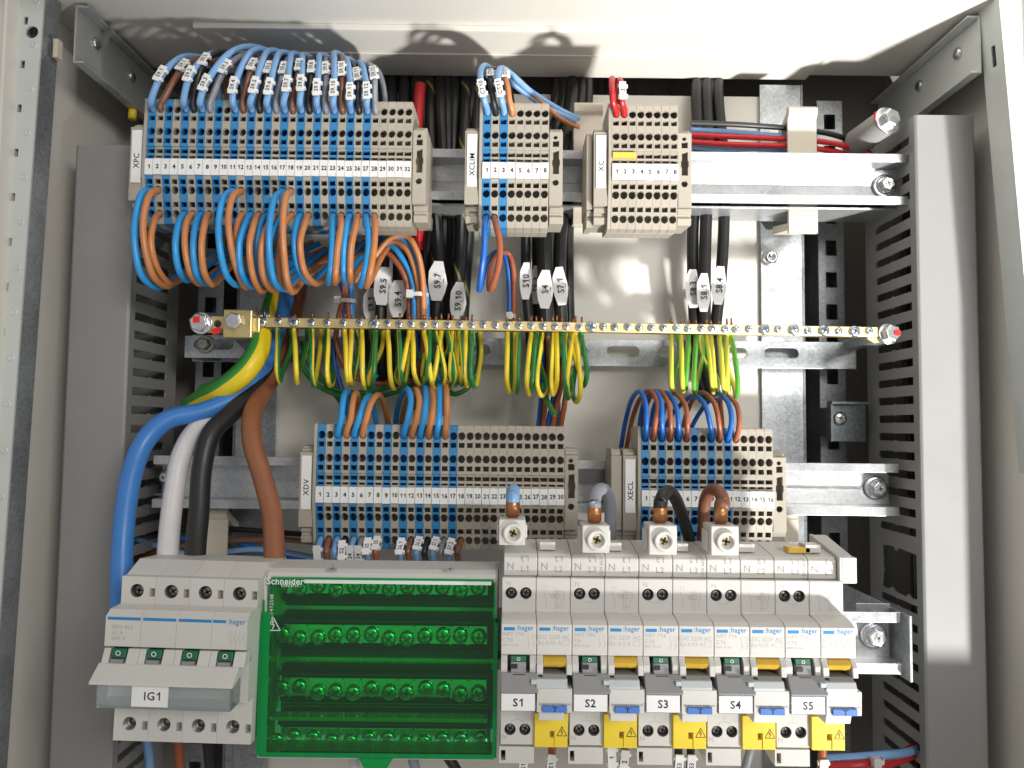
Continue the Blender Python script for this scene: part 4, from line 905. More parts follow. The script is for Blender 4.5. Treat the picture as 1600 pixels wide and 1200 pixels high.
# ================================================================== wires
CN = {'sky': 'light blue', 'blue': 'bright blue', 'deep': 'dark blue', 'orange': 'orange brown', 'rust': 'rust brown', 'brown': 'brown', 'black': 'black', 'grey': 'grey', 'red': 'red', 'white': 'white'}
YV = V((0, 1, 0))
def wire_tag(w, txt, px, py, length=11.5, width=4.2, r=2.0, two=True, front=0.0):
    """white clip-on marker on a wire, at the place of the path nearest to a photo pixel"""
    path = o_path[w.name]; best = None
    for i in range(1, len(path)-1):
        q = path[i]-CAM; z = q.dot(fw); u = 800+F*q.dot(cr)/z; v = 600-F*q.dot(cu)/z
        dd = (u-px)**2+(v-py)**2
        if best is None or dd < best[0]: best = (dd, i)
    i = best[1]; c = path[i]; tv = (path[min(i+2, len(path)-1)]-path[max(i-2, 0)]).normalized()
    if tv.z < 0: tv = -tv
    nv = V((0, -1, 0)); nv = (nv-tv*nv.dot(tv)).normalized(); sv = tv.cross(nv).normalized()   # across
    c = c+nv*(r+0.75+front)
    m = MB(); m.obox(c, tv, sv, nv, length, width, 0.9)
    mk = m.build('wire_marker', 'marker_white', w, bevel=0.15)
    b = MB()
    for k in (-0.28, 0.28):
        b.obox(c+tv*length*k-nv*1.2+sv*(width*0.5), tv, sv, nv, 1.7, 2.2, 2.0)
        b.obox(c+tv*length*k-nv*1.2-sv*(width*0.5), tv, sv, nv, 1.7, 1.2, 2.0)
    b.build('marker_clip', 'marker_white', w)
    if txt:
        right = sv if sv.x > 0 else -sv
        t = MB(); text(t, txt, c+nv*0.52, 3.6, tv, -right, bold=0.02, sx=1.0); t.build('lettering', 'ink', mk)
HT = R1D+HD1-2.0
def hole(stripname, k, level):
    """photo-free: the 3D mouth of a wire hole of a terminal block"""
    zc, fl, hd = (ZB3, R3D, HD3) if stripname in ('XDV', 'XECL') else (ZB1, R1D, HD1)
    dz = {1: 37.2, 2: 22.8, 3: -13.9, 4: -28.2}[level]; h = {1: hd-2.4, 2: hd-1.7, 3: hd-2.9, 4: hd-5.9}[level]
    return V((BX[(stripname, k)], -(fl+h), zc+dz))
# ---- tagged wires on top of XPC
TOP = [ # number, colour, text, marker px, apex px
 (1, 'sky', 'S9.1', (251, 121), (300, 84)), (2, 'brown', 'S9.1', (287, 107), (318, 88)), (5, 'sky', 'S9.2', (296, 121), (340, 80)), (6, 'black', 'S9.2', (320, 98), (352, 78)),
 (7, 'sky', 'S9.3', (320, 134), (388, 69)), (8, 'grey', 'S9.3', (352, 110), (388, 84)), (11, 'sky', 'S9.4', (365, 138), (404, 73)), (12, 'brown', 'S9.4', (395, 106), (418, 88)),
 (13, 'sky', 'S9.5', (398, 138), (424, 75)), (14, 'black', 'S9.5', (421, 111), (436, 86)), (15, 'sky', 'S9.6', (421, 140), (441, 78)), (16, 'grey', 'S9.6', (444, 112), (455, 87)),
 (17, 'sky', 'S9.7', (449, 136), (458, 80)), (18, 'brown', 'S9.7', (469, 107), (475, 87)), (19, 'sky', 'S9.8', (471, 135), (474, 82)), (20, 'black', 'S9.8', (488, 110), (492, 88)),
 (21, 'sky', 'S9.9', (496, 141), (501, 82)), (22, 'grey', 'S9.9', (510, 112), (512, 88)), (23, 'sky', 'S9.10', (522, 142), (523, 79)), (24, 'brown', 'S9.10', (535, 114), (535, 87)),
 (25, 'sky', 'S9.11', (548, 147), (541, 88)), (26, 'black', 'S9.11', (559, 121), (552, 96)), (27, 'sky', 'S9.12', (574, 146), (562, 94)), (28, 'grey', 'S9.12', (585, 119), (577, 98))]
for k, c, tx, mp_, ap in TOP:
    h = hole('XPC', k, 1); hx, hy = 232+13.09*(k-1), 172
    front = c == 'sky'
    dm = 111 if front else 104
    pts = [h+V((0, 7, -3)), h+V((0, -1.5, 1.5)), P(hx+(mp_[0]-hx)*0.18, 160, dm)] + [P(mp_[0]+(hx-mp_[0])*0.08, mp_[1]+2, dm+1)]
    top = V(P(ap[0], ap[1]+4, 84 if front else 78))
    lean = (ap[0]-mp_[0])
    if ap[1] < mp_[1]-25: pts.append(P(mp_[0]+lean*0.5, ap[1]+(mp_[1]-ap[1])*0.28, dm-8))
    pts += [top, P(ap[0]+16+lean*0.25, ap[1]+14, 62), P(ap[0]+26+lean*0.3, ap[1]+48, 40), P(ap[0]+30+lean*0.3, 215, 34)]
    w = wire('wire', '%s wire tagged %s plugged into the top of XPC terminal %s' % (CN[c], tx, words(k)), 'wire', 'wire_'+c, pts if False else [p for p in pts], 2.0, 'tagged wires on top of XPC', world=True)
    wire_tag(w, tx, *mp_)
# ---- tagged wires on top of XCLIM and XC
def topwire(st, k, c, tx, mk, pxs, label, r=2.0):
    h = hole(st, k, 1)
    w = wire('wire', label, 'wire', 'wire_'+c, [h+V((0, 7, -3)), h+V((0, -1.5, 1.5))]+[P(*q) for q in pxs], r, 'tagged wires on top of XCLIM and XC', world=True)
    wire_tag(w, tx, *mk)
topwire('XCLIM', 1, 'sky', 'CT10', (753, 138), [(757, 158, 111), (752, 135, 112), (751, 112, 104), (758, 103, 92), (772, 112, 78), (800, 130, 62), (850, 165, 50), (900, 190, 44)], 'light blue wire tagged CT10 in XCLIM terminal one')
topwire('XCLIM', 2, 'black', 'CT10', (766, 120), [(771, 158, 108), (768, 135, 108), (766, 118, 98), (770, 108, 80), (790, 118, 55), (800, 160, 36), (805, 215, 30)], 'black wire tagged CT10 in XCLIM terminal two')
topwire('XCLIM', 3, 'sky', 'CT11', (779, 139), [(784, 158, 111), (779, 135, 112), (778, 115, 104), (785, 107, 90), (800, 117, 74), (828, 142, 58), (868, 168, 48), (905, 187, 42)], 'light blue wire tagged CT11 in XCLIM terminal three')
topwire('XCLIM', 4, 'orange', 'CT11', (789, 121), [(796, 158, 107), (793, 138, 106), (789, 120, 98), (790, 111, 84), (806, 122, 66), (838, 152, 54), (875, 184, 46), (905, 200, 42)], 'orange brown wire tagged CT11 in XCLIM terminal four')
topwire('XC', 1, 'red', '2', (961, 147), [(958, 160, 110), (957, 145, 111), (956, 128, 104), (957, 124, 90), (959, 150, 62), (962, 205, 40)], 'red wire tagged 2 in XC terminal one')
topwire('XC', 2, 'red', '3', (975, 147), [(972, 160, 110), (972, 145, 111), (970, 130, 104), (968, 126, 92), (966, 150, 64), (966, 205, 40)], 'red wire tagged 3 in XC terminal two')
# ---- thin wires above the rail on the right
for (c, pts, lb) in (('black', [(1080, 192, 42), (1160, 195, 42), (1235, 201, 38), (1300, 210, 36), (1340, 226, 30), (1380, 258, 22)], 'black wire running through the cream guide above the upper rail'),
                     ('sky', [(1080, 203, 40), (1140, 206, 38), (1200, 211, 36), (1250, 216, 34)], 'grey blue wire above two red wires over the upper rail'),
                     ('red', [(1080, 211, 44), (1150, 214, 42), (1240, 218, 38), (1290, 222, 40), (1330, 231, 38), (1375, 250, 30)], 'upper red wire running through the bright cream guide'),
                     ('red', [(1080, 222, 44), (1150, 226, 42), (1240, 229, 38), (1300, 236, 36), (1340, 246, 30)], 'lower red wire running through the bright cream guide'),
                     ('sky', [(1078, 229, 38), (1130, 234, 36), (1190, 232, 34), (1240, 240, 30)], 'grey blue wire lying under the red wires on the upper rail')):
    wire('wire', lb, 'wire', 'wire_'+c, pts, 1.9, 'wires above the upper rail')
# ---- loops hanging under XPC
LOOP = [ # number, level, colour, path px
 (1, 3, 'blue', [(222, 302, 112), (212, 340, 116), (211, 385, 118), (221, 430, 114), (243, 449, 100), (263, 441, 74), (300, 418, 50), (360, 385, 40)]),
 (2, 3, 'orange', [(233, 306, 114), (224, 345, 118), (227, 390, 118), (240, 432, 112), (259, 447, 96), (280, 436, 70), (320, 412, 48), (380, 380, 38)]),
 (2, 4, 'orange', [(240, 348, 112), (236, 380, 116), (244, 415, 112), (261, 440, 98), (282, 437, 76), (310, 420, 54), (370, 395, 40)]),
 (5, 4, 'blue', [(279, 350, 110), (274, 385, 116), (279, 420, 112), (290, 437, 100), (306, 430, 76), (340, 405, 50), (400, 378, 38)]),
 (6, 4, 'orange', [(291, 350, 110), (289, 385, 115), (297, 425, 112), (310, 443, 98), (326, 432, 72), (360, 408, 48), (410, 385, 36)]),
 (7, 4, 'blue', [(306, 350, 110), (302, 390, 116), (307, 428, 112), (319, 443, 98), (336, 430, 70), (370, 402, 46), (420, 380, 36)]),
 (8, 4, 'orange', [(320, 350, 112), (315, 385, 117), (319, 425, 114), (330, 444, 102), (347, 432, 80), (372, 408, 52), (420, 392, 40)]),
 (11, 3, 'blue', [(350, 308, 112), (342, 345, 116), (344, 390, 118), (354, 430, 112), (368, 445, 100), (386, 432, 70), (420, 405, 46), (470, 380, 36)]),
 (12, 3, 'orange', [(364, 306, 113), (357, 340, 117), (361, 385, 117), (371, 425, 110), (384, 449, 94), (402, 432, 66), (440, 400, 44), (490, 378, 34)]),
 (12, 4, 'orange', [(371, 352, 106), (370, 385, 108), (376, 425, 104), (388, 446, 90), (406, 430, 62), (450, 402, 42)]),
 (13, 4, 'blue', [(383, 350, 110), (374, 382, 115), (377, 425, 112), (391, 447, 98), (408, 436, 70), (440, 408, 46), (500, 380, 36)]),
 (14, 4, 'orange', [(397, 350, 112), (390, 385, 117), (395, 430, 113), (406, 453, 100), (421, 446, 74), (460, 412, 48), (510, 388, 38)]),
 (15, 4, 'blue', [(408, 350, 108), (402, 385, 111), (406, 425, 108), (420, 441, 92), (440, 425, 62), (480, 395, 42)]),
 (16, 4, 'orange', [(420, 350, 112), (409, 385, 118), (411, 430, 114), (424, 452, 100), (440, 446, 74), (470, 418, 50), (515, 394, 40)]),
 (17, 4, 'blue', [(433, 350, 106), (420, 390, 108), (420, 430, 104), (430, 446, 92), (450, 430, 64), (490, 400, 42)]),
 (17, 3, 'blue', [(429, 310, 114), (422, 345, 120), (421, 395, 121), (428, 438, 115), (443, 452, 98), (462, 434, 70), (500, 398, 46), (545, 374, 38)]),
 (18, 4, 'orange', [(444, 352, 108), (437, 390, 111), (438, 430, 109), (446, 452, 96), (466, 436, 66), (510, 402, 44)]),
 (18, 3, 'orange', [(446, 308, 115), (442, 350, 120), (444, 400, 120), (449, 440, 114), (456, 456, 104), (476, 436, 74), (512, 404, 50), (560, 380, 40)]),
 (19, 4, 'blue', [(463, 350, 111), (460, 382, 116), (466, 418, 112), (480, 440, 98), (498, 430, 70), (522, 408, 46), (560, 384, 38)]),
 (20, 4, 'orange', [(476, 350, 112), (469, 380, 118), (475, 422, 114), (490, 442, 102), (506, 436, 82), (530, 410, 56), (575, 385, 42)]),
 (23, 4, 'blue', [(519, 352, 111), (519, 385, 116), (516, 425, 114), (513, 440, 104), (514, 440, 88), (528, 418, 60), (560, 388, 42)]),
 (24, 4, 'orange', [(533, 352, 112), (528, 385, 117), (524, 430, 114), (523, 441, 102), (526, 438, 84), (545, 412, 56), (590, 384, 42)]),
 (25, 4, 'blue', [(542, 352, 111), (538, 385, 116), (537, 425, 113), (539, 440, 102), (543, 436, 84), (562, 405, 56), (600, 378, 42)]),
 (26, 4, 'orange', [(556, 352, 112), (549, 385, 117), (547, 428, 114), (548, 440, 102), (553, 432, 82), (578, 402, 54), (606, 376, 42)]),
 (27, 4, 'blue', [(574, 352, 112), (576, 385, 117), (569, 430, 114), (563, 446, 103), (570, 436, 82), (592, 400, 54), (615, 374, 42)]),
 (28, 4, 'orange', [(586, 352, 113), (584, 390, 118), (577, 432, 115), (572, 447, 104), (580, 436, 84), (600, 395, 56), (618, 371, 44)])]
for k, lv, c, pts in LOOP:
    h = hole('XPC', k, lv)
    wire('wire', '%s loop wire in the %s bottom hole of XPC terminal %s' % (CN[c], 'upper' if lv == 3 else 'lower', words(k)), 'wire', 'wire_'+c,
         [h+V((0, 8, 2)), h+V((0, -1.5, -0.8))]+[P(*q) for q in pts], 2.0, 'loop wires under XPC', world=True)
# the bundle that arcs over and runs down past the cable tags
ARC = [('orange', [(575, 420, 62), (592, 392, 64), (612, 371, 66), (636, 369, 66), (652, 394, 66), (660, 432, 64), (662, 470, 62), (662, 515, 60)]),
       ('blue', [(585, 400, 56), (604, 376, 58), (626, 371, 60), (645, 390, 60), (656, 425, 60), (666, 465, 58), (667, 515, 56)]),
       ('orange', [(570, 425, 54), (592, 388, 56), (614, 376, 58), (634, 388, 60), (648, 420, 60), (655, 460, 58), (656, 515, 56)]),
       ('blue', [(560, 430, 50), (585, 392, 52), (606, 380, 54), (626, 400, 56), (642, 430, 56), (647, 462, 56), (647, 515, 54)]),
       ('rust', [(555, 440, 48), (580, 405, 50), (600, 393, 52), (620, 410, 54), (634, 436, 54), (639, 466, 52), (640, 515, 50)]),
       ('blue', [(543, 424, 46), (558, 390, 48), (580, 374, 48), (606, 374, 46), (630, 372, 44)]),
       ('orange', [(548, 444, 44), (565, 408, 46), (585, 388, 46), (610, 384, 44), (640, 384, 40)])]
for i, (c, pts) in enumerate(ARC):
    wire('wire', '%s wire arching under XPC into the tied bundle by tag S9.7' % CN[c], 'wire', 'wire_'+c, pts, 2.0, 'wires of the bundle by tag S9.7')
ARC2 = [('rust', [(520, 410, 46), (534, 430, 50), (538, 460, 50), (530, 490, 48), (524, 530, 44)]), ('deep', [(528, 405, 44), (532, 440, 48), (540, 470, 48), (538, 500, 46), (537, 530, 42)]),
        ('rust', [(545, 420, 48), (540, 445, 50), (543, 470, 50), (545, 500, 48), (546, 530, 44)]), ('blue', [(548, 425, 46), (548, 450, 48), (549, 480, 48), (551, 530, 44)])]
for c, pts in ARC2: wire('wire', '%s wire in the small tied bundle behind the loops of XPC' % CN[c], 'wire', 'wire_'+c, pts, 1.9, 'wires of the small bundle behind the loops')
def tie(px0, px1, py, d, label, r=4.6):
    a, b = P(px0, py, d), P(px1, py, d); m = MB(); c = (a+b)/2; w = (b-a).length/2
    n = 28; loop = [V((c.x+w*math.cos(2*math.pi*i/n), c.y-5.0*math.sin(2*math.pi*i/n), c.z)) for i in range(n)]
    for s in (1,):
        vs = []
        for p in loop:
            o = (p-c); o.normalize(); vs += [p+V((0, 0, 1.4)), p+o*0.9+V((0, 0, 1.4)), p+o*0.9-V((0, 0, 1.4)), p-V((0, 0, 1.4))]
        fs = []
        for i in range(n):
            for k in range(4): fs.append((4*i+k, 4*i+(k+1) % 4, 4*((i+1) % n)+(k+1) % 4, 4*((i+1) % n)+k))
        m.add(vs, fs)
    m.box(a.x-1.5, a.x+3.0, c.y-6.6, c.y-2.2, c.z-2.6, c.z+2.6)
    tag(m.build('cable_tie', 'tie_white', bevel=0.2), label, 'cable tie', 'cable ties')
tie(640, 668, 461, 59, 'translucent cable tie round the bundle beside tag S9.7')
tie(528, 554, 471, 49, 'translucent cable tie round the small bundle above the earth bar')
tie(794, 804, 495, 36, 'translucent cable tie round the thin wires under XCLIM')
# ---- wires under XCLIM
for k, c, pts in ((1, 'deep', [(757, 355, 112), (757, 385, 114), (753, 420, 110), (749, 452, 100), (753, 440, 80), (760, 412, 58), (772, 396, 44), (786, 393, 38), (793, 415, 36), (796, 455, 35), (796, 520, 32)]),
                  (2, 'rust', [(775, 352, 112), (781, 380, 114), (779, 415, 110), (767, 452, 102), (764, 440, 86), (769, 412, 62), (782, 394, 46), (795, 396, 40), (802, 420, 38), (803, 460, 36), (802, 520, 32)])):
    h = hole('XCLIM', k, 4)
    wire('wire', '%s loop wire hanging from XCLIM terminal %s' % (CN[c], words(k)), 'wire', 'wire_'+c, [h+V((0, 8, 2)), h+V((0, -1.5, -0.8))]+[P(*q) for q in pts], 1.9, 'wires under XCLIM', world=True)

# ---- earth wires looping under the brass bar
def earth(x, bot, dx1, dx2, backx, phase, material, lab, tipup=True, r=1.62, dout=86):
    """one loop: out of the bar, down, round and back up behind it"""
    y0 = bar_y(x)
    st = P(x, y0, BD-4); p0 = st+upv*(-3.0)
    path = [p0, p0-upv*3.0, P(x+dx1*0.4, y0+35, dout-6), P(x+dx1, bot-18, dout), P(x+(dx1+dx2)/2, bot, dout-12), P(x+dx2, bot-16, dout-28), P(backx, y0+40, 44), P(backx+random.uniform(-6, 6), y0+2, 30)]
    w = wire('earth_wire', lab, 'earth wire', material, path, r, lab.replace('green and yellow earth wire', 'earth wires'), world=True, phase=phase, twist=random.uniform(-0.0025, 0.0025))
    if tipup:
        m = MB(); a = st+upv*2.9; m.cyl(a, a+upv*(2.2+random.uniform(0, 2.6))+V((random.uniform(-.5, .5), 0, 0)), 0.75, 0.7, 8); m.build('copper_core', 'copper', w)
L1_ = 'green and yellow earth wire looping under the brass bar below XPC'
G1 = [(435, 596, -2, 6, 455, .5), (460, 598, 3, 6, 478, .68), (488, 602, -1, 6, 500, .05), (513, 603, -2, 8, 508, .0), (539, 600, 3, 10, 548, .75), (566, 607, 1, 8, 583, .7), (606, 607, 4, 14, 622, .72), (624, 602, 3, 12, 640, .42),
      (645, 600, 2, 18, 668, .75), (663, 605, 10, 20, 652, .75), (681, 602, 14, 4, 676, .05), (700, 603, 10, -6, 690, .1), (719, 602, 6, 0, 712, .5), (737, 605, -1, 10, 752, .25), (588, 606, -4, -12, 596, .4), (640, 598, -12, -20, 640, .75), (690, 601, -10, -20, 700, .7), (728, 603, -2, 6, 735, .72), (708, 602, -4, 8, 716, .6), (550, 600, -4, 3, 560, .8), (672, 600, -3, -12, 664, .3)]
for x, bo, d1, d2, bx, ph in G1: earth(x, bo, d1, d2, bx, ph, 'earth', L1_)
L2_ = 'green and yellow earth wire looping under the brass bar near tag S10'
for x, bo, d1, d2, bx, ph in [(793, 612, -1, 6, 800, .72), (811, 613, -2, -6, 803, .45), (830, 616, -7, 0, 842, .85), (847, 618, -8, 6, 838, .0), (863, 616, -2, 4, 872, .0), (878, 622, 6, 12, 884, .2), (896, 618, -10, -2, 880, .75), (899, 628, 8, -4, 902, .7), (909, 603, 8, -2, 896, .25), (838, 612, -6, -14, 846, .15), (870, 614, 0, -10, 866, .7)]: earth(x, bo, d1, d2, bx, ph, 'earth', L2_)
L3_ = 'pale green and yellow earth wire looping under the brass bar near tag S8.4'
for x, bo, d1, d2, bx, ph in [(1049, 612, 0, 4, 1062, .55), (1064, 613, 2, 6, 1076, .75), (1076, 608, -4, -6, 1066, .3), (1088, 617, -4, 0, 1098, .25), (1104, 613, 8, 14, 1096, .75), (1111, 611, 5, 10, 1104, .7), (1124, 615, 6, 12, 1134, .7), (1136, 612, 0, 2, 1130, .55), (1143, 620, 10, 4, 1132, .35)]: earth(x, bo, d1, d2, bx, ph, 'earth_fresh', L3_)
# the darker sheaf of earth and live wires swinging behind the loops
SHEAF = [('earth', [(455, 530, 34), (470, 570, 38), (500, 605, 42), (545, 620, 42), (600, 618, 40), (650, 600, 34)], .28), ('earth', [(470, 535, 32), (490, 580, 36), (525, 608, 40), (575, 613, 40), (620, 600, 36)], .2), ('earth', [(690, 600, 36), (710, 616, 42), (735, 602, 40), (748, 560, 36), (746, 520, 32)], .28),
         ('earth', [(480, 540, 30), (502, 590, 34), (530, 625, 36), (545, 650, 34)], .25), ('wire_rust', [(524, 520, 40), (530, 555, 40), (556, 590, 40), (600, 600, 38), (650, 596, 34)], 0), ('wire_deep', [(520, 530, 36), (523, 570, 38), (533, 605, 40), (540, 640, 38)], 0),
         ('wire_brown', [(505, 530, 34), (520, 580, 36), (533, 620, 38), (545, 650, 34)], 0), ('wire_blue', [(545, 530, 38), (556, 568, 38), (590, 590, 36)], 0), ('wire_rust', [(640, 505, 46), (636, 550, 44), (625, 585, 40), (600, 600, 36)], 0), ('wire_rust', [(660, 505, 52), (660, 550, 46), (650, 590, 42), (648, 640, 36)], 0), ('wire_deep', [(650, 505, 50), (654, 560, 44), (668, 600, 40), (690, 640, 34)], 0), ('wire_brown', [(668, 505, 52), (672, 560, 46), (690, 600, 40), (690, 650, 34)], 0)]
for i, (mt, pts, ph) in enumerate(SHEAF):
    kind = {'earth': 'dark green and yellow', 'wire_rust': 'rust brown', 'wire_deep': 'dark blue', 'wire_blue': 'bright blue', 'wire_brown': 'brown'}[mt]
    wire('wire', '%s wire in the shaded sheaf behind the earth loops' % kind, 'wire', mt, pts, 1.75, 'wires in the shaded sheaf', phase=ph)
# earth stub and live wires dropping behind the XDV strip
for c, pts in (('deep', [(846, 525, 34), (847, 580, 34), (845, 630, 32), (840, 680, 28)]), ('rust', [(856, 525, 36), (857, 585, 38), (852, 630, 36), (847, 680, 30)]), ('deep', [(872, 540, 34), (872, 590, 34), (862, 635, 34), (853, 680, 28)]),
               ('rust', [(880, 560, 36), (876, 605, 38), (868, 640, 36), (861, 680, 30)]), ('sky', [(868, 600, 30), (872, 640, 30), (868, 680, 26)]), ('rust', [(886, 590, 38), (883, 625, 38), (879, 650, 36), (874, 680, 30)])):
    wire('wire', '%s wire dropping behind the beige half of the XDV strip' % CN[c], 'wire', 'wire_'+c, pts, 1.9, 'wires dropping behind XDV')
wire('earth_wire', 'loose end of a yellow earth wire pointing at the XDV strip', 'earth wire', 'earth', [(845, 600, 62), (850, 616, 64), (858, 632, 66), (867, 649, 68)], 1.75, phase=.3)

# ---- arches on top of XDV
for k, c, pts in ((3, 'blue', [(533, 655, 96), (536, 626, 92), (541, 612, 78), (546, 620, 60), (545, 660, 44), (543, 700, 36)]), (4, 'orange', [(548, 655, 96), (551, 630, 92), (556, 614, 78), (559, 625, 60), (554, 665, 44), (552, 700, 36)]),
                  (5, 'blue', [(561, 655, 97), (568, 632, 92), (578, 618, 74), (584, 640, 52), (592, 680, 40)]), (6, 'orange', [(573, 652, 98), (579, 632, 94), (590, 617, 80), (600, 632, 60), (606, 660, 48), (612, 700, 38)]),
                  (11, 'blue', [(637, 655, 97), (642, 628, 94), (637, 608, 82), (625, 624, 62), (619, 655, 46), (618, 700, 36)]), (12, 'orange', [(651, 655, 97), (655, 630, 94), (650, 609, 82), (636, 628, 60), (628, 660, 44), (626, 700, 36)]),
                  (13, 'blue', [(662, 655, 97), (665, 630, 93), (665, 610, 82), (662, 596, 64), (660, 570, 46)]), (14, 'orange', [(674, 655, 97), (678, 630, 93), (675, 611, 82), (670, 600, 64), (668, 570, 46)]),
                  (15, 'blue', [(686, 655, 97), (687, 628, 93), (687, 608, 82), (684, 592, 64), (680, 570, 46)]), (16, 'orange', [(698, 655, 97), (698, 625, 94), (697, 606, 82), (693, 592, 64), (688, 570, 46)])):
    h = hole('XDV', k, 1)
    wire('wire', '%s wire arching up out of XDV terminal %s' % (CN[c], words(k)), 'wire', 'wire_'+c, [h+V((0, 8, -3)), h+V((0, -1.5, 1.2))]+[P(*q) for q in pts], 1.95, 'wires arching out of XDV', world=True)
# ---- tagged wires under XDV
for k, c, tx, mk in ((1, 'sky', '', (490, 871)), (2, 'brown', '', None), (3, 'sky', '', None), (4, 'black', 'S2', (538, 867)), (5, 'sky', 'S4', (553, 868)), (6, 'grey', 'S4', (567, 869)), (7, 'sky', 'S5', (581, 862)), (8, 'rust', 'S5', (592, 861)),
                     (11, 'sky', 'S6.1', (629, 862)), (12, 'brown', '', None), (13, 'sky', 'S6.2', (652, 860)), (14, 'black', '', None), (15, 'sky', 'S7.1', (681, 859)), (16, 'grey', '', None), (17, 'sky', 'S7.2', (699, 864)), (18, 'brown', '', None)):
    h = hole('XDV', k, 4); hx = 499+12.78*(k-1)
    w = wire('wire', '%s wire %splugged into the bottom of XDV terminal %s' % (CN[c], ('tagged %s ' % tx) if tx else '', words(k)), 'wire', 'wire_'+c,
             [h+V((0, 8, 2)), h+V((0, -1.5, -1.0)), P(hx-2, 862, 96), P(hx+1, 882, 88), P(hx+6, 920, 70)], 2.0, 'wires under XDV', world=True)
    if mk: wire_tag(w, tx, mk[0]+3, mk[1]-4, length=13, width=4.4)
# ---- arches on top of XECL
for k, c, pts in ((1, 'deep', [(1010, 655, 96), (1008, 628, 90), (1000, 612, 78), (988, 622, 60), (978, 655, 44), (969, 705, 34)]), (2, 'rust', [(1024, 660, 96), (1028, 632, 90), (1016, 611, 78), (1000, 624, 60), (988, 655, 44), (978, 705, 34)]),
                  (3, 'deep', [(1034, 655, 97), (1033, 628, 90), (1023, 611, 78), (1008, 625, 58), (1000, 660, 42), (998, 705, 34)]), (4, 'rust', [(1048, 658, 97), (1044, 630, 90), (1030, 611, 78), (1012, 628, 58), (1006, 665, 42), (1004, 705, 34)]),
                  (5, 'deep', [(1060, 658, 97), (1055, 632, 90), (1042, 614, 78), (1026, 626, 58), (1018, 660, 42), (1016, 705, 34)]), (6, 'rust', [(1074, 660, 98), (1071, 634, 92), (1055, 615, 78), (1040, 634, 56), (1030, 672, 42), (1028, 705, 34)]),
                  (9, 'deep', [(1109, 660, 98), (1101, 632, 92), (1086, 619, 78), (1068, 628, 58), (1046, 655, 44), (1034, 705, 34)]), (10, 'rust', [(1123, 658, 97), (1116, 630, 91), (1100, 614, 78), (1084, 622, 58), (1072, 650, 44), (1060, 700, 34)]),
                  (11, 'deep', [(1143, 658, 98), (1139, 632, 93), (1126, 617, 80), (1112, 622, 60), (1090, 650, 44), (1066, 700, 34)]), (12, 'rust', [(1155, 660, 98), (1152, 636, 93), (1140, 621, 80), (1126, 622, 60), (1128, 655, 44), (1130, 700, 34)])):
    h = hole('XECL', k, 1)
    wire('wire', '%s wire arching up out of XECL terminal %s' % (CN[c], words(k)), 'wire', 'wire_'+c, [h+V((0, 8, -3)), h+V((0, -1.5, 1.2))]+[P(*q) for q in pts], 1.6, 'wires arching out of XECL', world=True)

# ---- black cables coming down through the gap under the ceiling
def cable(c, pts, r, lab, tg=None, grp='black cables', phase=0.0, tw=0.02, sheath=None):
    wp = [P(*q) for q in pts]
    if pts[0][1] < 110:                       # comes down through the opening behind the gland plate
        x = pts[0][0]; up = P(x, 112, -7); wp = [V((up.x, 9, 326)), V((up.x, 8, 295)), up, P(x, 152, max(7.0, pts[0][2]+2))]+wp[1:]
    w = wire('cable', lab, 'cable', c, wp, r, grp, phase=phase, twist=tw, world=True)
    if tg:
        tx, px, py, tilt, hw, hh = tg
        p = P(px, py, pts[len(pts)//2][2]+r+3); s = (565-pts[len(pts)//2][2])/F
        a = V((math.cos(math.radians(tilt)), 0, math.sin(math.radians(tilt)))); b = V((-a.z, 0, a.x)); W, H = hw*s, hh*s
        prof = [(-W*0.55, -H), (W*0.45, -H), (W*0.8, -H*0.55), (W, -0.1*H), (W*0.72, 0.5*H), (W*0.5, H), (-W*0.4, H), (-W*0.95, 0.5*H), (-W, -0.05*H), (-W*0.9, -0.5*H)]
        m = MB(); m.plate(prof, [rect(W*0.55, W*0.66, -0.1*H, 0.12*H)], lambda u, v, q: p+a*u+b*v+V((0, -q+1.1*(u/W)**2, 0)), 0.6); mk = m.build('cable_tag', 'marker_white', w)
        t = MB(); text(t, tx, p+V((0, -0.75, 0)), 6.2, b, -a, bold=0.012, sx=0.95); t.build('lettering', 'ink', mk)
        m = MB(); m.box(p.x-W*0.75, p.x+W*0.75, p.y+1.2, p.y+2*r+3.4, p.z-1.3, p.z+1.3); m.build('tag_strap', 'tie_white', w)
    return w
cable('wire_black', [(612, 105, 6), (606, 250, 12), (600, 400, 26), (596, 470, 34), (594, 540, 30), (600, 600, 20)], 4.2, 'black cable with the leaning tag S9.5 covering tag S9.1', ('S9.5', 599, 447, -4, 15, 30))
cable('wire_black', [(600, 105, 4), (592, 250, 8), (580, 400, 14), (578, 470, 18), (577, 540, 18), (585, 600, 12)], 4.2, 'black cable with the shaded tag S9.1 half hidden behind tag S9.5', ('S9.1', 580, 476, 2, 13, 26))
cable('wire_black', [(632, 105, 6), (630, 250, 12), (624, 400, 26), (622, 470, 36), (620, 540, 30), (618, 600, 20)], 4.4, 'black cable with tag S9.4 beside the tied orange bundle', ('S9.4', 622, 467, 1, 15, 29))
cable('black_print', [(672, 100, 6), (674, 250, 14), (682, 360, 26), (684, 430, 34), (680, 520, 30), (676, 600, 20)], 4.3, 'black cable with yellow print and the hexagonal tag S9.7', ('S9.7', 684, 439, -1, 15, 31), phase=.5)
cable('black_print', [(728, 100, 6), (724, 250, 14), (720, 370, 24), (716, 440, 32), (714, 520, 28), (712, 600, 20)], 4.3, 'black cable with yellow print and the tall tag S9.10', ('S9.10', 716, 470, -3, 13, 29), phase=.45)
cable('black_print', [(745, 100, 4), (742, 250, 9), (734, 350, 14), (727, 440, 20), (722, 530, 18)], 4.2, 'slanting black cable with yellow print behind tag S9.10', phase=.4)
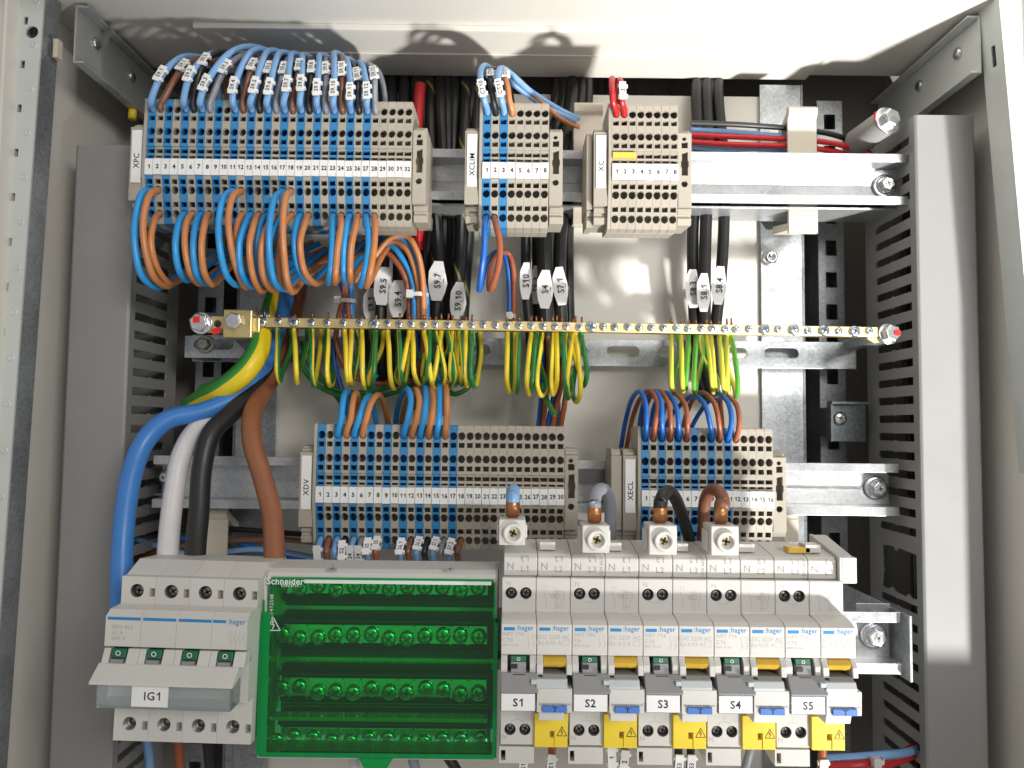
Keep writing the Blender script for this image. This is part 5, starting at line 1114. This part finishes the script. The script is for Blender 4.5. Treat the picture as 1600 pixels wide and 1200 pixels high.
for i, (xa, xm, xb, d) in enumerate(((650, 655, 650, 10), (662, 666, 664, 8), (688, 692, 694, 12), (699, 700, 702, 9), (710, 708, 706, 6), (738, 722, 704, 5), (655, 648, 640, 4))):
    cable('wire_black', [(xa, 98, d-4), (xm, 250, d), (xb, 400, d+4), (xb, 520, d+6), (xb+2, 590, d)], 4.3, 'plain black cable in the dark bunch between XPC and XCLIM', grp='plain black cables between XPC and XCLIM')
cable('wire_red', [(657, 132, 16), (653, 180, 18), (652, 300, 20), (655, 345, 22), (655, 392, 20)], 4.2, 'red taped cable standing beside the end clamp of XPC', grp='red cables')
cable('wire_black', [(868, 100, 6), (846, 220, 12), (824, 340, 20), (822, 430, 30), (828, 520, 26), (836, 600, 18)], 3.6, 'slim black cable with the narrow tag S10', ('S10', 822, 439, 0, 10, 29))
cable('wire_black', [(880, 100, 6), (866, 220, 12), (842, 340, 18), (840, 430, 22), (842, 520, 20), (846, 600, 16)], 4.2, 'black cable with the tag S6 half hidden behind tag S4', ('S6.1', 838, 445, 0, 9, 30))
cable('wire_black', [(893, 100, 8), (882, 220, 16), (852, 340, 28), (852, 440, 36), (854, 520, 32), (858, 600, 24)], 5.4, 'thick black cable with the hexagonal tag S4', ('S4', 852, 452, 0, 13, 30))
cable('wire_black', [(907, 100, 6), (896, 220, 14), (878, 340, 26), (874, 440, 32), (878, 520, 28), (880, 600, 20)], 4.8, 'black cable with the tilted tag S7.1', ('S7.1', 876, 447, 6, 12, 30))
cable('wire_black', [(918, 100, 4), (912, 220, 10), (890, 330, 12), (888, 440, 14), (890, 520, 14)], 4.2, 'untagged black cable behind the cable of tag S7.1')
cable('wire_black', [(1088, 100, 8), (1092, 250, 16), (1083, 350, 26), (1083, 440, 30), (1086, 520, 28), (1090, 590, 22), (1100, 625, 16)], 4.3, 'black cable with tag S8.3, its edge covered by tag S8.1', ('S8.3', 1083, 451, 2, 12, 30))
cable('wire_black', [(1104, 100, 8), (1108, 250, 18), (1103, 350, 30), (1101, 450, 36), (1102, 520, 32), (1108, 590, 26), (1122, 625, 18)], 4.4, 'black cable with the low tag S8.1', ('S8.1', 1100, 457, 0, 11, 30))
cable('wire_black', [(1122, 100, 8), (1130, 250, 16), (1131, 350, 26), (1126, 440, 32), (1118, 520, 28), (1122, 600, 20)], 4.2, 'black cable with the high tag S8.4 against the bright plate', ('S8.4', 1124, 446, -3, 12, 30))
for i, (x0, x1) in enumerate(((1112, 1118), (1096, 1099))): cable('wire_black', [(x0, 98, 2), (x0+3, 180, 6), (x1, 260, 8), (x1, 330, 8)], 3.8, 'plain black cable entering above the XC end clamp', grp='plain black cables above XC')
# ---- thick supply cables
def thick(c, pts, lab, r=6.0, phase=0): return wire('supply_cable', lab, 'cable', c, pts, r, 'thick supply cables', phase=phase, n=20)
thick('wire_thickblue', [(452, 440, 22), (438, 500, 30), (415, 565, 52), (375, 615, 70), (320, 642, 84), (262, 656, 98), (226, 690, 108), (205, 745, 112), (193, 830, 116), (190, 900, 122), (190, 985, 130)], 'thick blue supply cable curving down past the left duct')
thick('wire_white', [(420, 545, 20), (400, 600, 40), (360, 640, 66), (310, 668, 86), (284, 710, 98), (272, 770, 106), (264, 840, 116), (261, 905, 130)], 'thick white supply cable entering the main switch')
thick('wire_black', [(440, 480, 16), (425, 545, 36), (402, 605, 62), (362, 645, 82), (330, 678, 96), (316, 730, 102), (311, 800, 110), (306, 850, 118), (303, 910, 130)], 'thick black supply cable between the white and brown ones')
thick('wire_thickbrown', [(470, 430, 12), (460, 490, 18), (440, 560, 34), (412, 612, 62), (394, 648, 86), (394, 690, 98), (410, 745, 104), (424, 800, 110), (428, 850, 118), (428, 915, 130)], 'thick brown supply cable bending down beside the XDV strip')
et = thick('earth_thick', [(408, 522, 64), (404, 548, 72), (384, 580, 78), (352, 606, 76), (320, 622, 62), (296, 636, 38)], 'thick green and yellow earth cable clamped in the brass bar', r=7.0, phase=.04)
thick('earth_thick', [(436, 430, 20), (424, 470, 30), (410, 520, 44), (390, 560, 50), (355, 595, 48), (318, 612, 36)], 'shaded green and yellow earth cable behind the clamped one', r=5.0, phase=.05)
m = MB()
for i in range(9): 
    p = P(402+i*2.4, 500, BD-4+random.uniform(-1.5, 1.5)); m.cyl(p, P(401+i*2.5+random.uniform(-2, 2), 482+random.uniform(-3, 5), BD-5), 0.5, 0.45, 6)
m.build('bare_strands', 'zinc', et)['kind'] = 'stuff'
# ---- wires in the dark below
for i, (c, pts) in enumerate((('sky', [(205, 840, 30), (300, 866, 26), (400, 858, 24), (500, 872, 24)]), ('brown', [(210, 870, 26), (300, 850, 28), (420, 842, 26), (500, 848, 24)]), ('deep', [(230, 850, 22), (340, 838, 22), (430, 868, 22), (480, 872, 22)]),
                              ('brown', [(215, 885, 24), (330, 872, 22), (440, 880, 22)]), ('black', [(220, 830, 20), (330, 825, 20), (430, 832, 20), (490, 836, 18)]), ('deep', [(880, 850, 26), (930, 866, 26), (980, 872, 22)]), ('black', [(200, 905, 20), (320, 895, 18), (450, 900, 18)]))):
    wire('wire', '%s wire lying in the dark space below the XDV rail' % CN[c], 'wire', 'wire_'+c, pts, 2.0, 'wires in the dark below the rail')
LOWW = [('sky', [(816, 1160, 140), (818, 1175, 142), (816, 1215, 138)], 'S1', (817, 1191), 'light blue wire with a tag under breaker S1'), ('rust', [(864, 1155, 140), (862, 1180, 142), (858, 1215, 138)], 'S1', (861, 1190), 'rust brown wire with a tag under the yellow cover of S1'),
        ('sky', [(954, 1150, 142), (955, 1180, 144), (957, 1215, 140)], '1', (955, 1180), 'light blue wire tagged 1 under the yellow cover of S2'), ('brown', [(978, 1150, 142), (975, 1180, 144), (970, 1215, 140)], '2', (975, 1184), 'brown wire tagged 2 under the yellow cover of S2'),
        ('black', [(1060, 1150, 142), (1060, 1180, 144), (1057, 1215, 140)], 'S3', (1058, 1192), 'black wire tagged S3 beside the terminal cap of S3'), ('black', [(1080, 1150, 142), (1079, 1180, 144), (1077, 1215, 140)], 'S3', (1078, 1190), 'black wire tagged S3 under the yellow cover of S3'),
        ('grey', [(1176, 1150, 142), (1170, 1180, 144), (1160, 1215, 140)], '', None, 'grey wire under the yellow cover of S4'), ('rust', [(1286, 1150, 142), (1285, 1175, 142), (1282, 1215, 138)], '', (1281, 1198), 'rust brown wire under the yellow cover of S5')]
for c, pts, tx, mk, lab in LOWW:
    w = wire('wire', lab, 'wire', 'wire_'+c, pts, 2.2, 'wires under the breakers')
    if mk: wire_tag(w, tx, *mk, length=13, width=4.6, r=2.2)
for c, pts, lab in (('sky', [(1290, 1186, 90), (1340, 1183, 92), (1380, 1180, 92), (1415, 1176, 70), (1440, 1168, 50)], 'light blue wire in the tied bundle below the breaker rail'), ('red', [(1280, 1198, 92), (1350, 1194, 96), (1395, 1184, 80), (1420, 1172, 58), (1445, 1160, 44)], 'red wire in the tied bundle below the breaker rail'),
                    ('red', [(1290, 1206, 88), (1360, 1200, 92), (1400, 1190, 76), (1440, 1174, 48)], 'lower red wire in the tied bundle below the breaker rail'), ('sky', [(228, 1150, 45), (232, 1175, 45), (235, 1215, 45)], 'light blue cable below the main switch'), ('rust', [(278, 1150, 45), (280, 1175, 45), (282, 1215, 45)], 'rust brown cable below the main switch'), ('black', [(322, 1150, 45), (325, 1175, 45), (328, 1215, 45)], 'black cable below the main switch'), ('grey', [(368, 1150, 45), (370, 1175, 45), (372, 1215, 45)], 'grey cable below the main switch'),
                    ('grey', [(640, 1170, 130), (646, 1190, 132), (652, 1215, 130)], 'grey wire under the finger tab of the green cover'), ('white', [(550, 1170, 130), (553, 1190, 132), (556, 1215, 130)], 'white wire under the finger tab of the green cover'), ('black', [(690, 1170, 126), (705, 1190, 128), (720, 1215, 126)], 'black wire under the green cover')):
    wire('wire', lab, 'wire', 'wire_'+c, pts, 2.6 if 'below the breaker rail' in lab else 3.0, 'wires along the bottom')
tie(1362, 1378, 1186, 96, 'translucent cable tie round the red and blue bundle below the breakers')
